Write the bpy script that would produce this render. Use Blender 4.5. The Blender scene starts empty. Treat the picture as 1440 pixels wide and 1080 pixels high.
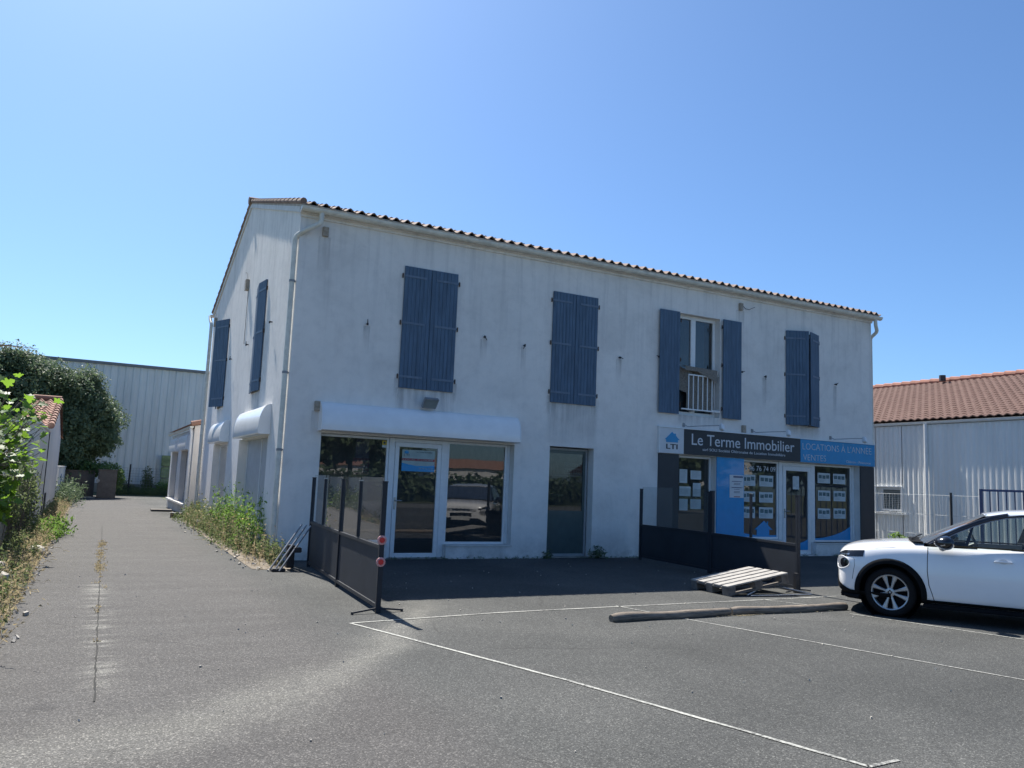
import bpy, bmesh, math, random
import numpy as np
from mathutils import Vector, Matrix, Euler
from mathutils.bvhtree import BVHTree
random.seed(7); RNG = np.random.default_rng(7)
PI = math.pi; R = math.radians
SC = bpy.context.scene
COL = SC.collection

# ------------------------------------------------------------------ helpers
def link(o, parent=None):
    COL.objects.link(o)
    if parent is not None: o.parent = parent
    return o
def tag(o, label=None, cat=None, group=None, kind=None):
    if label: o['label'] = label
    if cat: o['category'] = cat
    if group: o['group'] = group
    if kind: o['kind'] = kind
    return o
def empty(name, loc=(0, 0, 0), rz=0, label=None, cat=None, group=None):
    o = bpy.data.objects.new(name, None); o.location = loc; o.rotation_euler = (0, 0, rz)
    o.empty_display_size = .2
    link(o); return tag(o, label, cat, group)
def inv_place(o, parent):
    """mesh was written in world coordinates: keep it there although parented to a moved empty"""
    bpy.context.view_layer.update()
    o.matrix_parent_inverse = parent.matrix_world.inverted()

class MB:
    def __init__(s): s.v = []; s.f = []; s.mi = []; s.cur = 0
    def add(s, vs, fs):
        b = len(s.v); s.v += [tuple(p) for p in vs]
        for f in fs: s.f.append(tuple(b + i for i in f)); s.mi.append(s.cur)
        return s
    def box(s, x0, x1, y0, y1, z0, z1, m=None):
        vs = [(x, y, z) for z in (z0, z1) for y in (y0, y1) for x in (x0, x1)]
        if m is not None: vs = [m @ Vector(p) for p in vs]
        return s.add(vs, [(0, 2, 3, 1), (4, 5, 7, 6), (0, 1, 5, 4), (2, 6, 7, 3), (0, 4, 6, 2), (1, 3, 7, 5)])
    def quad(s, a, b, c, d): return s.add([a, b, c, d], [(0, 1, 2, 3)])
    def tube(s, pts, r, n=10, cap=True):
        pts = [Vector(p) for p in pts]
        rs = r if isinstance(r, (list, tuple)) else [r] * len(pts)
        up = Vector((0, 0, 1)); rings = []
        prevx = None
        for i, p in enumerate(pts):
            d = (pts[min(i + 1, len(pts) - 1)] - pts[max(i - 1, 0)]).normalized()
            if prevx is None:
                a = up if abs(d.z) < .9 else Vector((1, 0, 0))
                x = d.cross(a).normalized()
            else: x = (prevx - d * prevx.dot(d)).normalized()
            prevx = x; y = d.cross(x)
            rings.append([p + (x * math.cos(2 * PI * k / n) + y * math.sin(2 * PI * k / n)) * rs[i] for k in range(n)])
        vs = [q for rg in rings for q in rg]; fs = []
        for i in range(len(pts) - 1):
            for k in range(n):
                k2 = (k + 1) % n
                fs.append((i * n + k, i * n + k2, (i + 1) * n + k2, (i + 1) * n + k))
        if cap:
            fs.append(tuple(range(n - 1, -1, -1))); fs.append(tuple((len(pts) - 1) * n + k for k in range(n)))
        return s.add(vs, fs)
    def prism(s, poly, fn0, fn1):
        """poly: 2-D outline (ccw), fn0/fn1 map (a,b) to the two end faces"""
        n = len(poly); vs = [fn0(*p) for p in poly] + [fn1(*p) for p in poly]
        fs = [tuple(range(n - 1, -1, -1)), tuple(range(n, 2 * n))]
        for i in range(n): j = (i + 1) % n; fs.append((i, j, n + j, n + i))
        return s.add(vs, fs)
    def lathe(s, prof, m, n=32, closed=False):
        """prof: (radius, axial) list, axis = local Z, m matrix"""
        vs = []; L = len(prof)
        for k in range(n):
            a = 2 * PI * k / n
            for r_, h in prof: vs.append(m @ Vector((r_ * math.cos(a), r_ * math.sin(a), h)))
        fs = []
        for k in range(n):
            k2 = (k + 1) % n
            for i in range(L - (0 if closed else 1)):
                j = (i + 1) % L
                fs.append((k * L + i, k2 * L + i, k2 * L + j, k * L + j))
        return s.add(vs, fs)
    def build(s, name, mat, parent=None, smooth=False, bevel=0, recalc=True, angle=35):
        me = bpy.data.meshes.new(name); me.from_pydata(s.v, [], s.f)
        mats = mat if isinstance(mat, (list, tuple)) else [mat]
        for m in mats: me.materials.append(m)
        if len(mats) > 1: me.polygons.foreach_set('material_index', s.mi)
        if recalc:
            bm = bmesh.new(); bm.from_mesh(me)
            if bevel:
                es = [e for e in bm.edges if len(e.link_faces) == 2 and e.calc_face_angle(0) > R(40)]
                bmesh.ops.bevel(bm, geom=es, offset=bevel, segments=2, affect='EDGES', clamp_overlap=True)
            bmesh.ops.recalc_face_normals(bm, faces=bm.faces); bm.to_mesh(me); bm.free()
        if smooth:
            me.shade_smooth()
            if angle: me.set_sharp_from_angle(angle=R(angle))
        o = bpy.data.objects.new(name, me); link(o)
        if parent is not None:
            o.parent = parent; inv_place(o, parent)
        return o

def text_mesh(body, name, mat, size, origin, ax=(1, 0, 0), up=(0, 0, 1), extrude=.004, parent=None, width=None, offset=0, align='LEFT', shear=0, height=None):
    cu = bpy.data.curves.new(name, 'FONT'); cu.body = body; cu.size = size; cu.extrude = extrude; cu.offset = offset
    cu.align_x = align; cu.resolution_u = 3; cu.shear = shear
    to = bpy.data.objects.new(name, cu); COL.objects.link(to)
    dg = bpy.context.evaluated_depsgraph_get(); dg.update()
    me = bpy.data.meshes.new_from_object(to.evaluated_get(dg)); bpy.data.objects.remove(to); bpy.data.curves.remove(cu)
    xs = [v.co.x for v in me.vertices]; w = max(xs) - min(xs)
    ys = [v.co.y for v in me.vertices]
    k = (width / w) if width else 1
    kh = (height / (max(ys) - min(ys))) if height else k
    ax = Vector(ax); up = Vector(up); nrm = ax.cross(up)
    x0 = min(xs) if align == 'LEFT' and width else 0
    for v in me.vertices:
        c = v.co.copy(); v.co = Vector(origin) + ax * ((c.x - x0) * k) + up * (c.y * kh) + nrm * c.z
    me.materials.clear(); me.materials.append(mat)
    o = bpy.data.objects.new(name, me); link(o)
    if parent is not None: o.parent = parent; inv_place(o, parent)
    return o

# ------------------------------------------------------------------ materials
def nd(nt, t, loc=None, **kw):
    n = nt.nodes.new(t)
    for k, v in kw.items():
        if hasattr(n, k) and not k.startswith('i_'): setattr(n, k, v)
    return n
def newmat(name):
    m = bpy.data.materials.new(name); m.use_nodes = True
    nt = m.node_tree; b = nt.nodes['Principled BSDF']; return m, nt, b
def ramp(nt, fac, stops):
    r = nt.nodes.new('ShaderNodeValToRGB'); cr = r.color_ramp
    while len(cr.elements) > 1: cr.elements.remove(cr.elements[-1])
    cr.elements[0].position = stops[0][0]; cr.elements[0].color = (*stops[0][1], 1) if len(stops[0][1]) == 3 else stops[0][1]
    for p, c in stops[1:]:
        e = cr.elements.new(p); e.color = (*c, 1)
    nt.links.new(fac, r.inputs[0]); return r.outputs[0]
def noise(nt, scale, detail=4, rough=.55, vec=None, dist=0):
    n = nt.nodes.new('ShaderNodeTexNoise'); n.inputs['Scale'].default_value = scale; n.inputs['Detail'].default_value = detail
    n.inputs['Roughness'].default_value = rough; n.inputs['Distortion'].default_value = dist
    if vec is not None: nt.links.new(vec, n.inputs['Vector'])
    return n.outputs[0]
def objvec(nt, scale=(1, 1, 1), kind='Object'):
    t = nt.nodes.new('ShaderNodeTexCoord'); mp = nt.nodes.new('ShaderNodeMapping'); mp.inputs['Scale'].default_value = scale
    nt.links.new(t.outputs[kind], mp.inputs[0]); return mp.outputs[0]
def mth(nt, op, a, b=None, c=None, clamp=False):
    n = nt.nodes.new('ShaderNodeMath'); n.operation = op; n.use_clamp = clamp
    for i, x in enumerate((a, b, c)):
        if x is None: continue
        if isinstance(x, (int, float)): n.inputs[i].default_value = x
        else: nt.links.new(x, n.inputs[i])
    return n.outputs[0]
def mixc(nt, fac, a, b, mode='MIX'):
    n = nt.nodes.new('ShaderNodeMix'); n.data_type = 'RGBA'; n.blend_type = mode
    for s, x in ((0, fac), (6, a), (7, b)):
        if isinstance(x, (int, float)): n.inputs[s].default_value = x
        elif isinstance(x, tuple): n.inputs[s].default_value = (*x, 1)
        else: nt.links.new(x, n.inputs[s])
    return n.outputs[2]
def bump(nt, b, h, strength=.3, dist=.01):
    n = nt.nodes.new('ShaderNodeBump'); n.inputs['Strength'].default_value = strength; n.inputs['Distance'].default_value = dist
    nt.links.new(h, n.inputs['Height']); nt.links.new(n.outputs[0], b.inputs['Normal'])
def M(name, col, rough=.5, metal=0, var=.12, vscale=6, bmp=0, bscale=80, coat=0, stretch=(1, 1, 1), spec=None):
    m, nt, b = newmat(name); v = objvec(nt, stretch)
    n = noise(nt, vscale, 5, .6, v)
    c0 = tuple(max(0, c * (1 - var)) for c in col); c1 = tuple(min(1, c * (1 + var)) for c in col)
    nt.links.new(ramp(nt, n, [(.3, c0), (.7, c1)]), b.inputs['Base Color'])
    b.inputs['Roughness'].default_value = rough; b.inputs['Metallic'].default_value = metal
    b.inputs['Coat Weight'].default_value = coat
    if spec is not None: b.inputs['Specular IOR Level'].default_value = spec
    if bmp: bump(nt, b, noise(nt, bscale, 3, .6, v), bmp, .004)
    return m

def mat_render(name, base, streak_x=1.0, dirt=.5):
    """weathered lime render: mottling, rain streaks from the eave, splash dirt at the foot"""
    m, nt, b = newmat(name)
    v = objvec(nt, kind='Object')
    sep = nt.nodes.new('ShaderNodeSeparateXYZ'); nt.links.new(v, sep.inputs[0]); z = sep.outputs[2]
    big = noise(nt, .9, 6, .62, v, .6)
    mid = noise(nt, 5, 6, .65, v)
    fine = noise(nt, 60, 3, .6, v)
    st = noise(nt, 1.0, 5, .6, objvec(nt, (5.5, 5.5, .35)))
    col = ramp(nt, big, [(.28, tuple(c * .87 for c in base)), (.5, base), (.75, tuple(min(1, c * 1.08) for c in base))])
    col = mixc(nt, mth(nt, 'MULTIPLY', ramp(nt, mid, [(.48, (0, 0, 0)), (.80, (1, 1, 1))]), .20 * dirt), col, (.30, .30, .31))
    eave = mth(nt, 'MULTIPLY_ADD', z, .42, -1.55, clamp=True)
    sm = mth(nt, 'MULTIPLY', ramp(nt, st, [(.50, (0, 0, 0)), (.78, (1, 1, 1))]), mth(nt, 'MULTIPLY_ADD', eave, .30, .09))
    col = mixc(nt, mth(nt, 'MULTIPLY', sm, dirt), col, (.23, .235, .25))
    foot = mth(nt, 'MULTIPLY_ADD', z, -2.2, 1.0, clamp=True)
    fm = mth(nt, 'MULTIPLY', foot, ramp(nt, noise(nt, 3, 5, .7, v), [(.35, (0, 0, 0)), (.65, (1, 1, 1))]))
    col = mixc(nt, mth(nt, 'MULTIPLY', fm, .55), col, (.20, .19, .17))
    nt.links.new(col, b.inputs['Base Color']); b.inputs['Roughness'].default_value = .93
    b.inputs['Specular IOR Level'].default_value = .2
    h = mth(nt, 'ADD', fine, mth(nt, 'MULTIPLY', noise(nt, 7, 4, .6, v), 1.4))
    bump(nt, b, h, .35, .012)
    return m

def mat_asphalt():
    m, nt, b = newmat('asphalt'); v = objvec(nt, kind='Object')
    sep = nt.nodes.new('ShaderNodeSeparateXYZ'); nt.links.new(v, sep.inputs[0]); X, Y = sep.outputs[0], sep.outputs[1]
    big = noise(nt, .35, 5, .6, v, .5)
    col = ramp(nt, big, [(.32, (.047, .0485, .0475)), (.5, (.062, .0635, .062)), (.68, (.082, .083, .080))])
    # lane is an older, smoother, slightly warmer surface
    lane = mth(nt, 'MULTIPLY_ADD', mth(nt, 'ADD', X, mth(nt, 'MULTIPLY', noise(nt, .8, 2, .5, v), .6)), -1.4, -.3, clamp=True)
    col = mixc(nt, mth(nt, 'MULTIPLY', lane, .8), col, (.074, .070, .068))
    # pale worn sweep where cars turn in: y = f(x)
    x1 = mth(nt, 'ADD', X, 3.3)
    yc = mth(nt, 'MULTIPLY_ADD', mth(nt, 'POWER', mth(nt, 'MAXIMUM', x1, 0.0), 1.75), .37, -9.6)
    dd = mth(nt, 'ADD', mth(nt, 'SUBTRACT', Y, yc), mth(nt, 'MULTIPLY_ADD', noise(nt, 1.1, 3, .5, v), 1.2, -.6))
    g = mth(nt, 'POWER', 2.718, mth(nt, 'MULTIPLY', mth(nt, 'POWER', mth(nt, 'MULTIPLY', dd, 1 / .42), 2.0), -1))
    lim = mth(nt, 'MULTIPLY_ADD', X, -1.6, 1.7, clamp=True)
    g = mth(nt, 'MULTIPLY', g, lim)
    col = mixc(nt, mth(nt, 'MULTIPLY', g, .62), col, (.155, .152, .138))
    # long faint horizontal wear marks on the lane
    w = ramp(nt, noise(nt, 1.0, 4, .6, objvec(nt, (.5, 2.4, 1))), [(.42, (0, 0, 0)), (.62, (1, 1, 1))])
    col = mixc(nt, mth(nt, 'MULTIPLY', mth(nt, 'MULTIPLY', w, lane), .35), col, (.10, .097, .094))
    # glare along the joint, painted into the colour as pale streaks
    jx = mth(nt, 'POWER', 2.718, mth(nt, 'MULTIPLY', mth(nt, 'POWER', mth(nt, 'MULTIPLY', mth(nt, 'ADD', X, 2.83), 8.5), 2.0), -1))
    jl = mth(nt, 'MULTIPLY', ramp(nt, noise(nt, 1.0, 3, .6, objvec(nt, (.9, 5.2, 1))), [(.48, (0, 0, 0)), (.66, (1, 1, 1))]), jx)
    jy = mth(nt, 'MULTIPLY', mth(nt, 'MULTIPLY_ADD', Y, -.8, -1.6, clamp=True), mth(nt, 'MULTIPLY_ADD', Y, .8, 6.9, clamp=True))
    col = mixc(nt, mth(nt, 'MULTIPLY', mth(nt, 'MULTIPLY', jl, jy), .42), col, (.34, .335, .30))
    # aggregate
    vo = nt.nodes.new('ShaderNodeTexVoronoi'); vo.inputs['Scale'].default_value = 125; nt.links.new(v, vo.inputs['Vector'])
    agg = nt.nodes.new('ShaderNodeSeparateColor'); nt.links.new(vo.outputs['Color'], agg.inputs[0])
    lum = ramp(nt, agg.outputs[0], [(0, (.56, .56, .56)), (.55, (1.0, 1.0, 1.0)), (.88, (1.35, 1.35, 1.34)), (1, (2.6, 2.55, 2.45))])
    col2 = mixc(nt, 1.0, col, lum, 'MULTIPLY')
    fine = noise(nt, 260, 2, .7, v)
    col2 = mixc(nt, 1.0, col2, ramp(nt, fine, [(.3, (.62, .62, .62)), (.72, (1.42, 1.42, 1.4))]), 'MULTIPLY')
    # hairline cracks
    vc = nt.nodes.new('ShaderNodeTexVoronoi'); vc.feature = 'DISTANCE_TO_EDGE'; vc.inputs['Scale'].default_value = .42
    nz = nt.nodes.new('ShaderNodeTexNoise'); nz.inputs['Scale'].default_value = 2.2; nz.inputs['Detail'].default_value = 5; nt.links.new(v, nz.inputs[0])
    vm = nt.nodes.new('ShaderNodeMix'); vm.data_type = 'VECTOR'; vm.inputs[0].default_value = .22
    nt.links.new(v, vm.inputs[4]); nt.links.new(nz.outputs['Color'], vm.inputs[5]); nt.links.new(vm.outputs[1], vc.inputs['Vector'])
    cr = ramp(nt, vc.outputs['Distance'], [(0, (1, 1, 1)), (.006, (0, 0, 0))])
    crm = mth(nt, 'MULTIPLY', cr, ramp(nt, noise(nt, .5, 3, .5, v), [(.5, (0, 0, 0)), (.6, (1, 1, 1))]))
    col2 = mixc(nt, mth(nt, 'MULTIPLY', crm, .5), col2, (.02, .02, .02))
    # drips of oil
    oil = ramp(nt, noise(nt, 1.7, 2, .5, v), [(.70, (0, 0, 0)), (.76, (1, 1, 1))])
    col2 = mixc(nt, mth(nt, 'MULTIPLY', oil, .35), col2, (.03, .03, .032))
    nt.links.new(col2, b.inputs['Base Color']); b.inputs['Roughness'].default_value = .88
    b.inputs['Specular IOR Level'].default_value = .25
    bump(nt, b, mth(nt, 'ADD', vo.outputs['Distance'], fine), .55, .004)
    return m

def mat_glass(name, tint=(.62, .66, .66), ior=1.95, rough=0.0, dust=.05):
    m = bpy.data.materials.new(name); m.use_nodes = True; nt = m.node_tree; nt.nodes.clear()
    o = nt.nodes.new('ShaderNodeOutputMaterial'); mx = nt.nodes.new('ShaderNodeMixShader')
    t = nt.nodes.new('ShaderNodeBsdfTransparent'); t.inputs[0].default_value = (*tint, 1)
    g = nt.nodes.new('ShaderNodeBsdfGlossy'); g.inputs['Roughness'].default_value = rough
    f = nt.nodes.new('ShaderNodeFresnel'); f.inputs[0].default_value = ior
    # barely uneven glass, so that reflections ripple
    v = objvec(nt); bp = nt.nodes.new('ShaderNodeBump'); bp.inputs['Strength'].default_value = .05; bp.inputs['Distance'].default_value = .01
    nt.links.new(noise(nt, 1.6, 1, .5, v), bp.inputs['Height']); nt.links.new(bp.outputs[0], g.inputs['Normal'])
    nt.links.new(f.outputs[0], mx.inputs[0]); nt.links.new(t.outputs[0], mx.inputs[1]); nt.links.new(g.outputs[0], mx.inputs[2])
    # a thin film of dust on the pane
    d = nt.nodes.new('ShaderNodeBsdfDiffuse'); d.inputs[0].default_value = (.62, .64, .64, 1); m2 = nt.nodes.new('ShaderNodeMixShader')
    nt.links.new(mth(nt, 'MULTIPLY_ADD', noise(nt, 2.2, 4, .6, v), dust * 1.4, dust * .3), m2.inputs[0]); nt.links.new(mx.outputs[0], m2.inputs[1]); nt.links.new(d.outputs[0], m2.inputs[2])
    nt.links.new(m2.outputs[0], o.inputs[0]); return m

def mat_leaf(name, c0, c1, trans=.35, rough=.45, tcol=None):
    m = bpy.data.materials.new(name); m.use_nodes = True; nt = m.node_tree; b = nt.nodes['Principled BSDF']
    o = nt.nodes['Material Output']
    v = objvec(nt); n = noise(nt, 1.3, 3, .6, v); n2 = noise(nt, 19, 2, .6, v)
    col = ramp(nt, mth(nt, 'MULTIPLY_ADD', n2, .6, mth(nt, 'MULTIPLY', n, .4)), [(.34, c0), (.62, c1)])
    nt.links.new(col, b.inputs['Base Color']); b.inputs['Roughness'].default_value = rough
    b.inputs['Specular IOR Level'].default_value = .45
    tr = nt.nodes.new('ShaderNodeBsdfTranslucent')
    nt.links.new(mixc(nt, .6, col, tcol or tuple(min(1, c * 2.2) for c in c1)), tr.inputs[0])
    mx = nt.nodes.new('ShaderNodeMixShader'); mx.inputs[0].default_value = trans
    nt.links.new(b.outputs[0], mx.inputs[1]); nt.links.new(tr.outputs[0], mx.inputs[2]); nt.links.new(mx.outputs[0], o.inputs[0])
    return m

def mat_tile(name, a, b_, c, lichen=.4):
    m, nt, b = newmat(name); v = objvec(nt)
    n = noise(nt, 3.0, 6, .7, v); n2 = noise(nt, 22, 4, .6, v)
    col = ramp(nt, n, [(.3, a), (.5, b_), (.72, c)])
    col = mixc(nt, mth(nt, 'MULTIPLY', ramp(nt, n2, [(.5, (0, 0, 0)), (.66, (1, 1, 1))]), lichen), col, (.20, .18, .15))
    nt.links.new(col, b.inputs['Base Color']); b.inputs['Roughness'].default_value = .9
    bump(nt, b, n2, .4, .01); return m

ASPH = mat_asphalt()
RENDER = mat_render('weathered_render', (.79, .765, .73), dirt=.9)
RENDER2 = mat_render('pale_render', (.68, .655, .62), dirt=.5)
PVC = M('white_pvc', (.76, .77, .77), .35, var=.05, vscale=9)
PVC_OLD = M('aged_cream_pvc', (.66, .65, .58), .45, var=.16, vscale=7, bmp=.1)
ALU = M('white_lacquered_aluminium', (.86, .865, .87), .28, .0, var=.05, vscale=3, coat=.3)
ALU_GREY = M('grey_shutter_slats', (.42, .44, .46), .5, var=.1)
BLUE_WOOD = M('slate_blue_paint', (.080, .132, .200), .7, var=.22, vscale=4, bmp=.25, bscale=30, stretch=(4, 4, .5))
BLUE_HINGE = M('blue_painted_strap', (.12, .17, .235), .55, var=.15)
RUST = M('rusty_iron', (.085, .052, .035), .8, var=.5, vscale=40)
IRON = M('black_iron', (.03, .03, .033), .6, var=.3)
BEIGE = M('weathered_beige_plastic', (.36, .31, .25), .75, var=.3, vscale=25)
TILE = mat_tile('canal_tile', (.15, .10, .08), (.24, .165, .13), (.34, .26, .21), .6)
TILE_NEW = mat_tile('brown_tile', (.125, .068, .052), (.15, .083, .064), (.19, .112, .088), .2)
TILE_ORANGE = mat_tile('orange_tile', (.22, .11, .08), (.29, .155, .11), (.34, .21, .155), .35)
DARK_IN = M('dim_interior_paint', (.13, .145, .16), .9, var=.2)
GLASS = mat_glass('window_glass', (.60, .66, .67), 1.85)
GLASS_T = mat_glass('screen_glass', (.80, .84, .84), 1.5)
GLASS_CAR = mat_glass('car_glass', (.72, .78, .76), 1.45)
ANTH = M('anthracite_lacquer', (.022, .026, .034), .5, var=.14, vscale=12, spec=.35)
ANTH2 = M('anthracite_panel', (.026, .031, .040), .6, var=.16, vscale=2.5, spec=.3)
STEEL = M('bare_steel', (.42, .42, .41), .38, .8, var=.2, vscale=30)
GALV = M('zinc_grey_paint', (.28, .29, .30), .5, .2, var=.2)
SIGN_W = M('sign_white', (.62, .64, .66), .5, var=.05)
SIGN_D = M('sign_charcoal', (.022, .026, .034), .45, var=.12)
SIGN_B = M('sign_blue', (.03, .28, .55), .45, var=.07)
FILM_B = M('blue_window_film', (.004, .27, .58), .35, var=.06, coat=.3)
LETTER = M('white_letters', (.62, .64, .67), .5, var=.03)
PAPER = M('white_paper', (.55, .60, .60), .7, var=.06)
INK = M('dark_ink', (.06, .08, .10), .7, var=.3)
PHOTO = M('printed_photo', (.10, .16, .17), .6, var=.8, vscale=45)
RED = M('red_print', (.32, .05, .06), .6, var=.2)
REFLECT = M('red_reflector', (.62, .015, .02), .3, var=.2, coat=.6)
YEL = M('yellow_sticker', (.55, .40, .03), .5, var=.1)
LINE, _nt, _b = newmat('worn_white_road_paint')
_v = objvec(_nt); _n = mth(_nt, 'ADD', mth(_nt, 'MULTIPLY', noise(_nt, 34, 5, .7, _v), .65), mth(_nt, 'MULTIPLY', noise(_nt, 1.7, 3, .6, _v), .35))
_nt.links.new(ramp(_nt, _n, [(.41, (.07, .07, .068)), (.47, (.26, .26, .24)), (.60, (.44, .44, .40))]), _b.inputs['Base Color']); _b.inputs['Roughness'].default_value = .85
WOOD = M('weathered_log', (.20, .165, .13), .9, var=.5, vscale=5, bmp=.8, bscale=25, stretch=(1, 9, 9))
PALW = M('sun_bleached_pallet_wood', (.33, .315, .29), .85, var=.35, vscale=4, bmp=.5, bscale=40, stretch=(1, 9, 9))
PALD = M('grey_pallet_wood', (.15, .135, .12), .9, var=.4, vscale=8)
CLAD = M('pale_corrugated_steel', (.64, .665, .66), .5, .05, var=.13, vscale=1.0, stretch=(1.6, 1.6, .22))
CLAD_W = M('white_corrugated_steel', (.84, .84, .81), .6, .0, var=.08, vscale=1.0, stretch=(2.2, 2.2, .3))
CONC = M('mossy_concrete', (.25, .245, .22), .92, var=.35, vscale=3, bmp=.5, bscale=20)
GREENP = M('green_lichened_block', (.25, .30, .15), .9, var=.35, vscale=2.5, bmp=.3)
BROWNP = M('brown_rough_render', (.155, .125, .10), .9, var=.2, vscale=6, bmp=.4)
BLUEGATE = M('blue_gate_paint', (.035, .06, .15), .45, var=.15)
SOIL = M('dry_soil', (.17, .14, .105), .95, var=.45, vscale=9, bmp=.8, bscale=30)
STONE = M('pale_limestone', (.42, .39, .34), .92, var=.3, vscale=12, bmp=.6, bscale=18)
STRAW = M('dry_straw', (.42, .34, .20), .9, var=.3, vscale=15)
BARK = M('grey_bark', (.13, .11, .09), .95, var=.4, vscale=9, bmp=.8, bscale=16, stretch=(3, 3, .6))
CLOTH = M('woven_brown_mat', (.21, .19, .165), .95, var=.4, vscale=30, bmp=.7, bscale=90)
LEAF_EV = mat_leaf('evergreen_leaf', (.052, .088, .045), (.135, .185, .10), .22, .62)
LEAF_FIG = mat_leaf('fig_leaf', (.040, .095, .022), (.085, .17, .035), .46, .5, (.34, .58, .05))
LEAF_WEED = mat_leaf('weed_leaf', (.050, .085, .032), (.125, .155, .065), .35, .7)
LEAF_DRY = mat_leaf('dry_stalk', (.19, .155, .085), (.34, .28, .17), .3, .8)
LEAF_BRIGHT = mat_leaf('bright_leaf', (.070, .14, .025), (.13, .22, .045), .35, .6)
LEAF_IVY = mat_leaf('ivy_leaf', (.05, .10, .03), (.12, .19, .06), .3, .4)
PALM = mat_leaf('palm_frond', (.05, .08, .03), (.12, .14, .07), .2, .5)
PETAL = M('yellow_petal', (.62, .48, .06), .7, var=.2)
PETALW = M('white_petal', (.75, .74, .70), .7, var=.1)

# ------------------------------------------------------------------ camera / world / sun
YAW, PITCH, ROLL, FPX = .4795, .1232, .0406, 1124.8
fw = Vector((math.sin(YAW) * math.cos(PITCH), math.cos(YAW) * math.cos(PITCH), math.sin(PITCH)))
rt = Vector((math.cos(YAW), -math.sin(YAW), 0)); upv = rt.cross(fw)
r2 = rt * math.cos(ROLL) + upv * math.sin(ROLL); u2 = -rt * math.sin(ROLL) + upv * math.cos(ROLL)
cam = bpy.data.objects.new('camera', bpy.data.cameras.new('camera')); COL.objects.link(cam)
mw = Matrix((r2, u2, -fw)).transposed().to_4x4(); mw.translation = Vector((-3.05, -14.63, 1.52))
cam.matrix_world = mw
cam.data.sensor_fit = 'HORIZONTAL'; cam.data.sensor_width = 36; cam.data.lens = FPX / 1440 * 36
cam.data.clip_start = .05; cam.data.clip_end = 3000
SC.camera = cam
SUN_TO = Vector((-.09, 1, 1.39)).normalized()
sl = bpy.data.lights.new('sun', 'SUN'); sl.energy = 4.5; sl.angle = R(.53); sl.color = (1, .95, .87)
so = bpy.data.objects.new('sun', sl); COL.objects.link(so); so.rotation_euler = SUN_TO.to_track_quat('Z', 'Y').to_euler()
W = bpy.data.worlds.new('World'); SC.world = W; W.use_nodes = True
wn = W.node_tree; sky = wn.nodes.new('ShaderNodeTexSky'); sky.sky_type = 'NISHITA'; sky.sun_disc = False
sky.sun_elevation = math.asin(SUN_TO.z); sky.sun_rotation = math.atan2(SUN_TO.x, SUN_TO.y)
sky.altitude = 0; sky.air_density = .85; sky.dust_density = 1.0; sky.ozone_density = 6.0
bg = wn.nodes['Background']; bg.inputs[1].default_value = .082
gm0 = wn.nodes.new('ShaderNodeGamma'); gm0.inputs[1].default_value = 1.0; wn.links.new(sky.outputs[0], gm0.inputs[0])
tn = wn.nodes.new('ShaderNodeMix'); tn.data_type = 'RGBA'; tn.blend_type = 'MULTIPLY'; tn.inputs[0].default_value = 1; tn.inputs[7].default_value = (.73, .90, 1.0, 1)
wn.links.new(gm0.outputs[0], tn.inputs[6]); wn.links.new(tn.outputs[2], bg.inputs[0])
SC.view_settings.view_transform = 'Standard'; SC.view_settings.look = 'None'; SC.view_settings.gamma = 1
SC.view_settings.exposure = 1.06
SC.view_settings.use_curve_mapping = False
SC.render.engine = 'CYCLES'
SC.cycles.max_bounces = 8; SC.cycles.transparent_max_bounces = 24

# ------------------------------------------------------------------ ground
def sheet(name, x0, x1, y0, y1, z, mat, cut=1):
    mb = MB(); mb.quad((x0, y0, z), (x1, y0, z), (x1, y1, z), (x0, y1, z))
    return tag(mb.build(name, mat, recalc=False), kind='structure')
GRND = M('dry_grassland', (.07, .08, .035), .95, var=.4, vscale=.5)
sheet('ground', -900, 900, -900, 900, -.012, GRND)
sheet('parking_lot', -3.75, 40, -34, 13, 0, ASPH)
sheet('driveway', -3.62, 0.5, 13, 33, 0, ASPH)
sheet('road', -60, 60, -33, -26, .004, M('road_asphalt', (.13, .13, .125), .9, var=.2))
mb = MB()
pts = [(-3.75, -20), (-3.72, -8), (-3.78, -4), (-3.6, 0), (-3.55, 8), (-3.52, 21), (-3.5, 33)]
for (xa, ya), (xb, yb) in zip(pts, pts[1:]): mb.quad((-9, ya, .006), (xa, ya, .006), (xb, yb, .006), (-9, yb, .006))
tag(mb.build('verge', SOIL, recalc=False), kind='structure')
mb = MB(); mb.quad((-.62, -1.3, .006), (0, -1.6, .006), (0, 12.8, .006), (-.45, 12.4, .006))
tag(mb.build('soil_strip', SOIL, recalc=False), kind='structure')

def stripe(pts, w, gaps=0):
    mb = MB(); rr = random.Random(3)
    for (xa, ya), (xb, yb) in zip(pts, pts[1:]):
        a = Vector((xa, ya, .005)); b = Vector((xb, yb, .005)); d = (b - a); L = d.length; d.normalize(); n = Vector((-d.y, d.x, 0))
        k = int(L / .12) + 1; prev = None
        for i in range(k + 1):
            p = a + d * (L * i / k); wl = w / 2 * (1 + rr.uniform(-.22, .22)); wr = w / 2 * (1 + rr.uniform(-.22, .22))
            cur = (p + n * wl, p - n * wr)
            if prev and rr.random() > gaps: mb.quad(prev[0], prev[1], cur[1], cur[0])
            prev = cur
    o = mb.build('parking_line', LINE, recalc=False); tag(o, kind='structure'); return o
stripe([(-.49, -6.27), (.43, -9.11), (1.03, -11.37), (1.30, -11.36)], .036)
stripe([(-.49, -6.27), (1.36, -6.03), (2.57, -5.98), (7.25, -5.87)], .036)
stripe([(3.13, -5.90), (3.40, -7.04), (4.32, -10.4), (4.9, -12.6)], .028)
stripe([(5.70, -5.88), (6.02, -6.53)], .028)
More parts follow.
